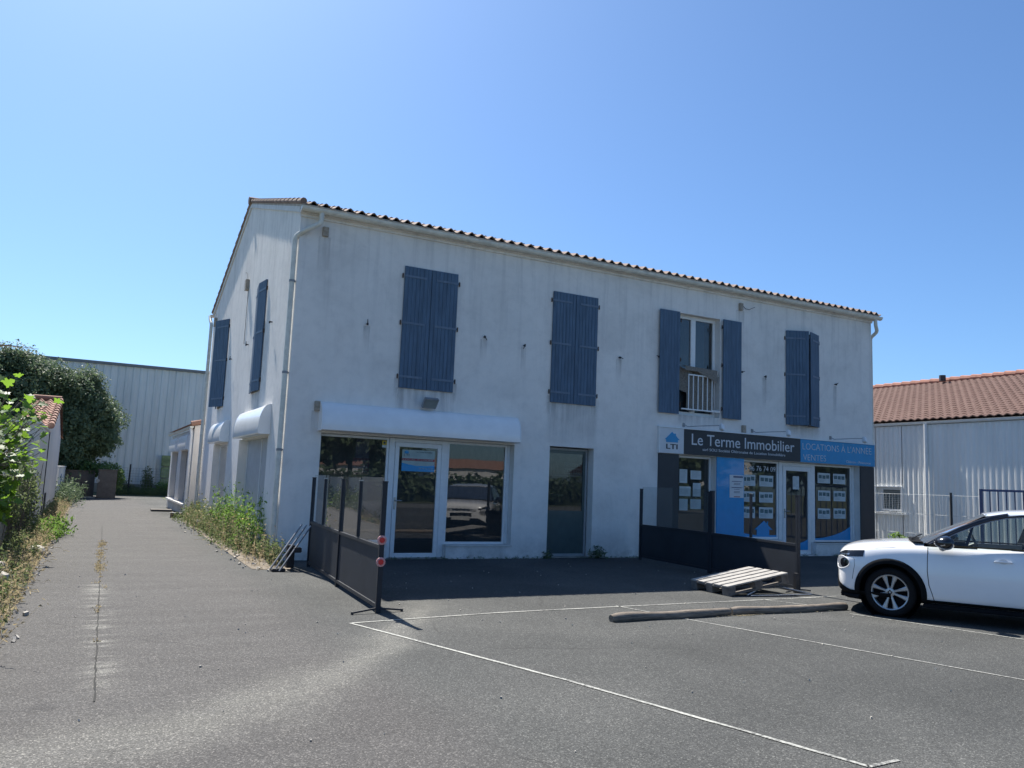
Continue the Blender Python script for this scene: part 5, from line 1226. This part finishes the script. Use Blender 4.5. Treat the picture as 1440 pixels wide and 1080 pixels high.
kill = [f for f in bmm.faces if -2.85 < f.calc_center_median().x < -.42 and abs(f.calc_center_median().y) < .76 and f.calc_center_median().z > .9]
bmesh.ops.delete(bmm, geom=kill, context='FACES'); bmm.to_mesh(me); bmm.free()
me.name = 'body'; me.shade_smooth(); me.set_sharp_from_angle(angle=R(42)); body = bpy.data.objects.new('body', me); link(body); body.parent = car
me.materials.clear(); me.materials.append(WHITE)
def side(x, z, s=1, off=.002):
    h = BV.ray_cast(Vector((x, s * 2, z)), Vector((0, -s, 0))); y = h[0].y if h[0] else s * .87; return Vector((x, y + s * off, z))
def wrap(phi, z, off=.003):
    d = Vector((math.cos(phi), math.sin(phi), 0)); o = Vector((-.1, 0, z)); h = BV.ray_cast(o + d * 3, -d)
    p = h[0] if h[0] else o + d * .8; nr = h[1] if h[0] else d; return p + nr * off
def patch(fn, nu, nv): 
    mb = MB(); P_ = [[fn(i / nu, j / nv) for j in range(nv + 1)] for i in range(nu + 1)]
    V = [p for r_ in P_ for p in r_]; F = [(i * (nv + 1) + j, i * (nv + 1) + j + 1, (i + 1) * (nv + 1) + j + 1, (i + 1) * (nv + 1) + j) for i in range(nu) for j in range(nv)]
    mb.add(V, F); return mb
lerp = lambda a, b, t: a + (b - a) * t
# shut lines
for s in (1, -1):
    for pts in ([(-.45, .945), (-.445, .80), (-.44, .62), (-.455, .45), (-.49, .34), (-.52, .22)], [(-1.53, .955), (-1.53, .8), (-1.525, .55), (-1.51, .35), (-1.49, .215)], [(-2.42, .965), (-2.40, .85), (-2.28, .72), (-2.1, .5), (-2.05, .3), (-2.04, .215)]):
        fine = []
        for a, b in zip(pts, pts[1:]): fine += [(lerp(a[0], b[0], t / 4), lerp(a[1], b[1], t / 4)) for t in range(4)]
        fine.append(pts[-1]); mb = MB(); mb.tube([side(x, z, s, -.0005) for x, z in fine], .0048, 5); cb(mb, 'door_gap', BLK, body)
    mb = MB(); mb.tube([side(x, z, s, -.0005) for x, z in ((.455, .44), (.44, .54), (.425, .62), (.43, .70), (.45, .76))], .0032, 5); cb(mb, 'bumper_gap', BLK, body)
    # lower cladding and sill
    mb = patch(lambda a, b: side(lerp(-.40, -2.12, a), lerp(.285 if 0 else .265, .205, b), s, .008), 24, 3); cb(mb, 'sill_cladding', BLK, smooth=True)
    mb = MB(); mb.box(-2.15, -.38, s * .80 if s > 0 else -.86, .86 if s > 0 else -.80, .165, .215); cb(mb, 'sill_cladding', BLK, bevel=.01)
    # wheel arches
    for wx in (0, -2.54):
        mb = MB(); V = []; F = []; K = 40
        for k in range(K + 1):
            a = lerp(-.24, PI + .24, k / K)
            for r_, of in ((.366, -.03), (.366, .020), (.385, .026), (.418, .020), (.432, .004)):
                x = wx + r_ * math.cos(a); z = .312 + r_ * math.sin(a); p = side(x, max(z, .225), s, of); V.append((x, p.y, max(z, .20)))
        for k in range(K):
            for j in range(4): F.append((k * 5 + j, k * 5 + j + 1, (k + 1) * 5 + j + 1, (k + 1) * 5 + j))
        mb.add(V, F); cb(mb, 'wheel_arch', BLK, smooth=True)
        mb = MB(); mb.lathe([(.368, 0), (.368, .27), (0, .27)], Matrix.Translation((wx, s * .865, .312)) @ Matrix.Rotation(s * PI / 2, 4, 'X'), 32); cb(mb, 'wheel_liner', BLK, recalc=False)
        w = empty('wheel', (0, 0, 0)); w.parent = car; w.location = (wx, s * .845, .312)
        m = Matrix.Rotation(-s * PI / 2, 4, 'X')
        if wx == 0: m = Matrix.Rotation(R(-3), 4, 'Z') @ m
        tp = [(.225, -.19), (.24, -.205), (.285, -.205), (.307, -.185), (.313, -.15), (.313, -.05), (.306, -.015), (.285, .002), (.25, .004), (.232, -.004), (.228, -.02)]
        mb = MB(); mb.lathe(tp, m, 56); t = mb.build('tyre', RUB, None, smooth=True, angle=50); t.parent = w
        mb = MB(); mb.lathe([(.229, -.01), (.222, .000), (.210, -.004), (.206, -.02), (.204, -.10), (0, -.10)], m, 56); t = mb.build('rim', ALLOY, None, smooth=True, angle=40, recalc=False); t.parent = w
        mb = MB(); mb.lathe([(.204, -.085), (0, -.085)], m, 40); t = mb.build('rim_well', BLK, None, recalc=False); t.parent = w
        mb = MB()
        for k in range(8):
            a = 2 * PI * (k + (.10 if k % 2 else -.10)) / 8 + PI / 8; mm = m @ Matrix.Rotation(a, 4, 'Z')
            rs = [.045, .09, .15, .212]; ws = [.016, .015, .021, .032]; zs = [-.018, -.014, -.010, -.006]
            V = []; 
            for r_, ww, zz in zip(rs, ws, zs): V += [(r_, -ww, zz - .008), (r_, -ww * .55, zz), (r_, ww * .55, zz), (r_, ww, zz - .008)]
            V += [(r_, sgn * ww, -.045) for r_, ww in zip(rs, ws) for sgn in (-1, 1)]
            F = []
            for i in range(3):
                F += [(i * 4 + j, i * 4 + j + 1, i * 4 + 5 + j, i * 4 + 4 + j) for j in range(3)]
                F += [(16 + 2 * i, i * 4, i * 4 + 4, 18 + 2 * i), (i * 4 + 3, 17 + 2 * i, 19 + 2 * i, i * 4 + 7)]
            mb.add([mm @ Vector(q) for q in V], F)
        t = mb.build('spokes', ALLOY, None, smooth=True, angle=30, recalc=False); t.parent = w
        mb = MB(); mb.lathe([(.056, -.03), (.054, -.012), (.040, -.008), (0, -.008)], m, 24); t = mb.build('hub', ALLOY, None, smooth=True, angle=40); t.parent = w
        mb = MB(); q = [(.032, 0), (0, .036), (-.032, 0), (0, -.036)]; q2 = [(a * .5, b * .5) for a, b in q]
        mb.add([m @ Vector((a, b, -.005)) for a, b in q + q2], [(0, 1, 5, 4), (1, 2, 6, 5), (2, 3, 7, 6), (3, 0, 4, 7)]); t = mb.build('hub_emblem', GLBLK, None, recalc=False); t.parent = w
# door handles, rubbing panel
for s in (1, -1):
    for hx in (-1.27, -2.15):
        p = side(hx, .80, s, 0)
        mb = MB(); mb.tube([p + Vector((.10, s * .004, 0)), p + Vector((.085, s * .026, .002)), p + Vector((0, s * .034, .004)), p + Vector((-.085, s * .026, .002)), p + Vector((-.10, s * .004, 0))], [.007, .011, .012, .011, .007], 8); cb(mb, 'door_handle', WHITE, smooth=True)
        mb = patch(lambda a, b: side(hx + .05 * math.cos(a * 2 * PI) * b, .805 + .028 * math.sin(a * 2 * PI) * b, s, .0015), 20, 2); cb(mb, 'handle_recess_shade', M('recess_shade_paint', (.55, .56, .57), .3, var=.02), smooth=True)
# headlamps, fog lamps, grille, bumper
for s in (1, -1):
    mb = patch(lambda a, b: wrap(s * R(lerp(34, 63, a)), lerp(.705, .788, b * (1 - .55 * max(0, .4 - a) * 2.5)) + .036 * a, .004), 22, 5); hl = cb(mb, 'headlight', GLBLK, smooth=True)
    mb = patch(lambda a, b: wrap(s * R(lerp(38, 52, a)), lerp(.728, .748, b) + .02 * a, .007), 8, 2); cb(mb, 'lamp_reflector', CHROME, hl, smooth=True)
    c, z0 = 44, .645
    mb = patch(lambda a, b: wrap(s * R(c + 9.0 * math.cos(a * 2 * PI) * b), z0 + .078 * math.sin(a * 2 * PI) * b, .004), 26, 3); fg = cb(mb, 'fog_lamp', M('fog_lamp_grey', (.25, .26, .28), .3, .3), smooth=True)
    mb = patch(lambda a, b: wrap(s * R(c + 4.5 + 4.2 * math.cos(a * 2 * PI) * b), z0 + .058 * math.sin(a * 2 * PI) * b, .007), 22, 3); cb(mb, 'lamp_glass', GLBLK, fg, smooth=True)
    mb = MB(); ring = [wrap(s * R(c + 9.4 * math.cos(k / 28 * 2 * PI)), z0 + .082 * math.sin(k / 28 * 2 * PI), .004) for k in range(29)]; mb.tube(ring, .007, 6, cap=False); cb(mb, 'lamp_ring', WHITE, fg, smooth=True)
def bump_z(a, b):
    ph = lerp(-84, 84, a); t = abs(ph); top = .46 if t < 34 else max(.30, .46 - (t - 34) * .0085)
    return R(ph), lerp(.232, top, b)
mb = patch(lambda a, b: wrap(*bump_z(a, b), .010), 60, 6); cb(mb, 'front_bumper', BLK, smooth=True)
mb = patch(lambda a, b: wrap(R(lerp(-58, 58, a)), lerp(.175, .24, b) + .0, .004) + Vector((-.03 * (1 - b), 0, 0)), 40, 2)
mb = MB(); pts = [(.72, -.52), (.74, 0), (.72, .52), (.62, .70), (.44, .80)]
lip = [Vector((x, y, .215)) for x, y in [(.36, -.79), (.52, -.69), (.61, -.5), (.645, 0), (.61, .5), (.52, .69), (.36, .79)]]; mb.tube(lip, .035, 8); cb(mb, 'bumper_lip', BLK, smooth=True)
mb = patch(lambda a, b: wrap(R(lerp(-19, 19, a)), lerp(.665, .72, b), .005), 20, 2); gr_ = cb(mb, 'grille', GLBLK, smooth=True)
for z in (.675, .71): mb = MB(); mb.tube([wrap(R(lerp(-30, 30, k / 20)), z, .007) for k in range(21)], .006, 6); cb(mb, 'grille_bar', CHROME, gr_, smooth=True)
mb = patch(lambda a, b: wrap(R(lerp(-22, 22, a)), lerp(.50, .60, b), .005), 20, 2); cb(mb, 'air_intake', BLK, smooth=True)
mb = MB(); mb.box(.685, .70, -.26, .26, .40, .51); cb(mb, 'number_plate', M('plate_white', (.6, .6, .58), .4))
# bonnet shut line
for s in (1, -1):
    def top(x, y): 
        h = BV.ray_cast(Vector((x, y, 2)), Vector((0, 0, -1))); return (h[0] if h[0] else Vector((x, y, .9))) + Vector((0, 0, .0))
    mb = MB(); mb.tube([top(x, s * y) for x, y in ((.60, .60), (.50, .70), (.35, .755), (.15, .785), (-.05, .79), (-.2, .765), (-.27, .72))], .003, 5); cb(mb, 'bonnet_gap', BLK, body)
# cowl / wipers
mb = patch(lambda a, b: Vector((lerp(-.27, -.46, b) + .10 * (1 - (2 * a - 1) ** 2), lerp(-.74, .74, a), .978 + .022 * (1 - (2 * a - 1) ** 2))), 16, 2); cb(mb, 'cowl', BLK, smooth=True)
mb = MB(); mb.tube([(-.25, .55, 1.0), (-.30, .1, 1.035), (-.33, -.1, 1.045)], .008, 5); cb(mb, 'wiper', BLK)
# greenhouse
ys = lambda z: .838 - (z - .955) * .43
side_top = [(-.47, .957), (-.62, 1.045), (-.80, 1.145), (-.98, 1.232), (-1.14, 1.295), (-1.32, 1.345), (-1.6, 1.378), (-2.0, 1.385), (-2.4, 1.365), (-2.7, 1.315), (-2.86, 1.24), (-2.93, 1.12), (-2.9, 1.02)]
belt = lambda x: .957 + (-.47 - x) * .012
for s in (1, -1):
    poly = side_top + [(-2.9, belt(-2.9)), (-1.5, belt(-1.5))]
    mb = MB(); mb.add([(x, s * (ys(z) - .004), z) for x, z in poly], [tuple(range(len(poly)))]); sg2 = cb(mb, 'side_window', GLASS_CAR, recalc=False)
    # black frame along the top, widened at the A pillar
    mb = MB(); path = [(x, s * (ys(z) + .0), z) for x, z in side_top]; mb.tube(path, [.013] * len(path), 8); cb(mb, 'window_frame', GLBLK, smooth=True)
    mb = MB(); mb.tube([(x, s * (ys(z) + .008), z - .018) for x, z in side_top[1:10]], .0045, 6); cb(mb, 'window_trim', CHROME, smooth=True)
    mb = MB(); mb.box(-2.9, -.45, s * .842 if s > 0 else -.856, .856 if s > 0 else -.842, .946, .966, Matrix.Rotation(0, 4, 'X')); cb(mb, 'belt_trim', GLBLK, bevel=.004)
    mb = MB()
    mb.add([(x, s * (ys(z) + .001), z) for x, z in [(-1.47, belt(-1.47)), (-1.60, belt(-1.6)), (-1.72, 1.378), (-1.62, 1.374)]], [(0, 1, 2, 3)])
    mb.add([(x, s * (ys(z) + .001), z) for x, z in [(-2.44, belt(-2.4)), (-2.90, belt(-2.9)), (-2.93, 1.12), (-2.86, 1.24), (-2.6, 1.33)]], [(0, 1, 2, 3, 4)])
    mb.add([(x, s * (ys(z) + .001), z) for x, z in [(-.86, belt(-.86)), (-.90, belt(-.90)), (-.965, 1.215), (-.935, 1.205)]], [(0, 1, 2, 3)])
    mb.add([(x, s * (ys(z) + .001), z) for x, z in [(-.44, .957), (-.62, .957), (-.60, 1.03)]], [(0, 1, 2)])
    cb(mb, 'pillar', GLBLK, recalc=False)
    # black A pillar outer skin between the windscreen edge and the side glass
    outer = [(-.40, .80, .968), (-.60, .765, 1.085), (-.80, .725, 1.195), (-1.0, .685, 1.290), (-1.16, .655, 1.355), (-1.34, .63, 1.395)]
    inner = [(x, ys(z), z) for x, z in [(-.47, .957), (-.65, 1.062), (-.84, 1.165), (-1.03, 1.253), (-1.17, 1.305), (-1.34, 1.348)]]
    V = []; 
    for a, b in zip(outer, inner):
        mdp = ((a[0] + b[0]) / 2, (a[1] + b[1]) / 2 + .012, (a[2] + b[2]) / 2 + .012); V += [(a[0], s * a[1], a[2]), (mdp[0], s * mdp[1], mdp[2]), (b[0], s * b[1], b[2])]
    F = [(i * 3 + j, i * 3 + j + 1, i * 3 + 4 + j, i * 3 + 3 + j) for i in range(5) for j in range(2)]; mb = MB(); mb.add(V, F); cb(mb, 'windscreen_pillar', GLBLK, smooth=True, recalc=False, angle=80)
    # mirror
    mc = Vector((-.66, s * .985, .995)); mbx = bmesh.new(); bmesh.ops.create_uvsphere(mbx, u_segments=24, v_segments=14, radius=1)
    for v in mbx.verts:
        x, y, z = v.co; k = 1 - .25 * max(0, x); v.co = Vector((x * .135 if x > 0 else x * .10, y * .125 * k, z * .088 * k)); v.co = mc + v.co
    mem = bpy.data.meshes.new('mirror'); mbx.to_mesh(mem); mbx.free(); mem.materials.append(GLBLK); mem.shade_smooth(); mo = bpy.data.objects.new('mirror', mem); link(mo); mo.parent = car
    mb = MB(); mb.tube([mc + Vector((.05, s * -.10, -.04)), mc + Vector((.07, 0, -.043)), mc + Vector((.045, s * .09, -.03)), mc + Vector((.0, s * .118, -.02))], [.008, .012, .012, .008], 6); cb(mb, 'mirror_trim', CHROME, mo, smooth=True)
    mb = MB(); mb.tube([(-.62, s * .845, .93), (-.63, s * .90, .93), (-.65, s * .95, .965)], [.05, .034, .03], 8); cb(mb, 'mirror_foot', GLBLK, mo, smooth=True)
# roof skin
rf = [(-1.10, .635, 1.365), (-1.34, .640, 1.400), (-1.7, .655, 1.415), (-2.1, .655, 1.418), (-2.5, .65, 1.405), (-2.8, .63, 1.375), (-3.0, .60, 1.335)]
V = []; K = 12
for x, w, z in rf:
    for k in range(K + 1):
        t = 2 * k / K - 1; V.append((x + .05 * (1 - t * t) * (1 if x > -1.2 else 0), w * t, z + (.042 if x < -1.4 else .028 if x < -1.2 else .010) * (1 - t * t) - .02 * (abs(t) ** 6)))
F = [(i * (K + 1) + k, i * (K + 1) + k + 1, (i + 1) * (K + 1) + k + 1, (i + 1) * (K + 1) + k) for i in range(len(rf) - 1) for k in range(K)]
mb = MB(); mb.add(V, F)
for s in (1, -1):   # roof side drops to the window frame
    V2 = []
    for (x, w, z), (x2, z2) in zip(rf[1:], [(-1.34, 1.348), (-1.7, 1.381), (-2.1, 1.382), (-2.5, 1.355), (-2.8, 1.28), (-2.97, 1.2)]):
        V2 += [(x, s * w, z - .02), (x2, s * ys(z2), z2)]
    mb.add(V2, [(2 * i, 2 * i + 1, 2 * i + 3, 2 * i + 2) for i in range(5)])
mb.cur = 0; r_ = cb(mb, 'roof', WHITE, smooth=True, recalc=False, angle=60)
# windscreen and rear glass
def ws(a, b):
    t = 2 * a - 1; base = Vector((-.40 + .16 * (1 - t * t), .79 * t, .968)); hd = Vector((-1.12 + .05 * (1 - t * t), .635 * t, 1.366 + .004 * (1 - t * t)))
    p = base.lerp(hd, b); return p
mb = patch(ws, 14, 8); cb(mb, 'windscreen', GLASS_CAR, smooth=True, recalc=False)
def rg(a, b):
    t = 2 * a - 1; base = Vector((-3.15 - .04 * (1 - t * t), .70 * t, .98)); hd = Vector((-3.0, .60 * t, 1.315 + .045 * (1 - t * t))); return base.lerp(hd, b)
mb = patch(rg, 8, 3); cb(mb, 'rear_window', GLASS_CAR, smooth=True, recalc=False)
for s in (1, -1):
    mb = MB(); mb.add([(-3.15, s * .70, .98), (-2.88, s * .83, .985), (-2.93, s * ys(1.12), 1.12), (-2.97, s * ys(1.2), 1.2), (-3.0, s * .60, 1.315)], [(0, 1, 2, 3, 4)]); cb(mb, 'rear_pillar', WHITE, recalc=False)
    mb = patch(lambda a, b: side(lerp(-2.88, -3.10, a), lerp(.78, .93, b), s, .004), 6, 4); cb(mb, 'tail_lamp', M('tail_lamp_red', (.35, .01, .01), .2, coat=.6), smooth=True)
# interior
mb = MB(); mb.box(-2.8, -.2, -.74, .74, .30, .42); mb.box(-.75, -.2, -.74, .74, .42, .90); mb.box(-2.85, -2.78, -.7, .7, .42, .94); cb(mb, 'cabin_floor', BLK)
mb = MB(); mb.tube([(-.55, -.72, .93), (-.55, 0, .95), (-.55, .72, .93)], .07, 10); mb.box(-.86, -.58, .22, .56, .88, 1.0); cb(mb, 'dashboard', BLK, smooth=True)
mb = MB(); m = Matrix.Translation((-.98, .37, .985)) @ Euler((0, R(-65), 0)).to_matrix().to_4x4(); ringp = [m @ Vector((.18 * math.cos(k / 28 * 2 * PI), .18 * math.sin(k / 28 * 2 * PI), 0)) for k in range(29)]; mb.tube(ringp, .014, 8, cap=False)
mb.tube([m @ Vector((-.17, 0, 0)), m @ Vector((.0, 0, -.02)), m @ Vector((0, .17, 0))], .018, 6); mb.tube([m @ Vector((0, -.17, 0)), m @ Vector((0, 0, -.02)), m @ Vector((0, 0, -.25))], .022, 6); cb(mb, 'steering_wheel', M('steering_wheel_grey', (.06, .06, .065), .4), smooth=True)
for x, y in ((-1.55, .36), (-1.55, -.36), (-2.45, .36), (-2.45, -.36)):
    st2 = empty('seat', (0, 0, 0)); st2.parent = car; st2.location = (x, y, .4)
    for nm, bx, mt2 in (('cushion', (-.25, .28, -.24, .24, .02, .18), Matrix.Identity(4)), ('backrest', (-.07, .07, -.23, .23, 0, .56), Matrix.Translation((-.22, 0, .12)) @ Matrix.Rotation(R(-16), 4, 'Y')), ('headrest', (-.045, .045, -.13, .13, .60, .77), Matrix.Translation((-.22, 0, .12)) @ Matrix.Rotation(R(-12), 4, 'Y'))):
        mb = MB(); mb.box(*bx, mt2); q = mb.build(nm, SEAT, None, bevel=.035, smooth=True, angle=60); q.parent = st2
# underside
mb = MB(); mb.box(-3.1, .62, -.62, .62, .19, .26); cb(mb, 'underbody', BLK)
# ------------------------------------------------------------------ across the road (seen in the shop glass)
hedge = empty('hedge', (0, -38, 0), 0, 'long clipped hedge across the road, mirrored in the shop glass', 'hedge')
P, N = blob_points([(x, -38 + math.sin(x) * .3, .95, 2.2, .9, 1.15) for x in range(-30, 50, 3)], 70, .5); leaves('foliage', P, N, RNG.uniform(.25, .45, len(P)), LEAF_EV, hedge, aspect=.5)
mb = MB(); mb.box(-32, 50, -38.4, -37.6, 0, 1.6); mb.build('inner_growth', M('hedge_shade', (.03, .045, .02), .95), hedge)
for i, (x, y, w, d, h, lb) in enumerate(((30, -128, 20, 9, 3.6, 'white bungalow with orange roof across the road'), (58, -120, 17, 9, 3.8, 'second white house with orange roof across the road'), (4, -126, 22, 9, 3.6, 'long low house with orange roof across the road'), (92, -115, 22, 10, 4, 'wide house with orange roof far across the road'), (52, -52, 12, 9, 5.2, 'two storey white house beyond the trees right of the parking lot'))):
    hh = empty('house', (x, y, 0), 0, lb, 'house', 'houses across the road')
    mb = MB(); mb.box(x - w / 2, x + w / 2, y - d / 2, y + d / 2, 0, h); mb.build('wall', RENDER2, hh)
    mb = MB(); mb.prism([(-d / 2 - .4, h), (d / 2 + .4, h), (0, h + 1.7)], lambda a, b: (x - w / 2 - .3, y + a, b), lambda a, b: (x + w / 2 + .3, y + a, b)); mb.build('roof', TILE_ORANGE, hh)
for i, (x, y, r, h, lb) in enumerate(((13.2, -40.5, 2.9, 6.2, 'round tree straight across the road from the left shop'), (31, -27, 3.0, 5.6, 'tree at the right edge of the parking lot, the smaller of two'), (40, -24, 3.6, 6.8, 'larger tree at the right edge of the parking lot'), (-9, -30.5, 2.2, 4.2, 'tree near the lane across the road'), (-16, -40, 3.5, 6, 'tall tree far left across the road'), (-4, -44, 2.6, 4.6, 'smaller tree behind the hedge'), (20.5, -52, 2.4, 4.6, 'lone small tree further behind the hedge'))):
    t = empty('roadside_tree', (x, y, 0), 0, lb, 'tree', 'trees across the road')
    P, N = blob_points([(x, y, h - r * .55, r, r, r * .62), (x - r * .5, y, h - r * .8, r * .6, r * .6, r * .5), (x + r * .55, y, h - r * .7, r * .55, r * .6, r * .5)], 60, .7); leaves('crown', P, N, RNG.uniform(.3, .6, len(P)), LEAF_EV, t, aspect=.5)
    trunk('trunk', t, (x, y, 0), (x, y, h - r * .6), .22, .12, [(x + r * .5, y, h - r * .5), (x - r * .5, y, h - r * .5)], seed=i)
pl_ = empty('street_lamp', (9, -36.5, 0), 0, 'plain grey street lamp across the road', 'street lamp'); mb = MB(); mb.tube([(9, -36.5, 0), (9, -36.5, 6.2)], [.09, .05], 8); mb.build('pole', GALV, pl_); mb = MB(); mb.box(8.9, 9.7, -36.6, -36.4, 6.15, 6.27); mb.build('lamp_head', GALV, pl_)

# ------------------------------------------------------------------ every repeated fitting becomes an object of its own
def split_islands(o):
    bm = bmesh.new(); bm.from_mesh(o.data); bm.faces.ensure_lookup_table(); seen = set(); groups = []
    for f in bm.faces:
        if f.index in seen: continue
        st = [f]; seen.add(f.index); g = []
        while st:
            q = st.pop(); g.append(q.index)
            for v in q.verts:
                for k in v.link_faces:
                    if k.index not in seen: seen.add(k.index); st.append(k)
        groups.append(set(g))
    bm.free()
    if len(groups) < 2: return
    src = o.data
    for i, g in enumerate(groups):
        b2 = bmesh.new(); b2.from_mesh(src); bmesh.ops.delete(b2, geom=[f for f in b2.faces if f.index not in g], context='FACES')
        me = bpy.data.meshes.new(o.name.split('.')[0]); b2.to_mesh(me); b2.free()
        for m in src.materials: me.materials.append(m)
        if i == 0: first = me
        else:
            c = o.copy(); c.data = me; link(c)
    o.data = first
SPLIT = {'strap_hinge', 'hinge_pin', 'end_cap', 'pipe_bracket', 'window_sill', 'door_step', 'photo_print', 'pillar', 'wall_footing', 'interior_wall', 'sill', 'foot', 'base_plate', 'window_film', 'curtain', 'door_frame'}
for o in list(bpy.data.objects):
    if o.type == 'MESH' and o.name.split('.')[0] in SPLIT: split_islands(o)
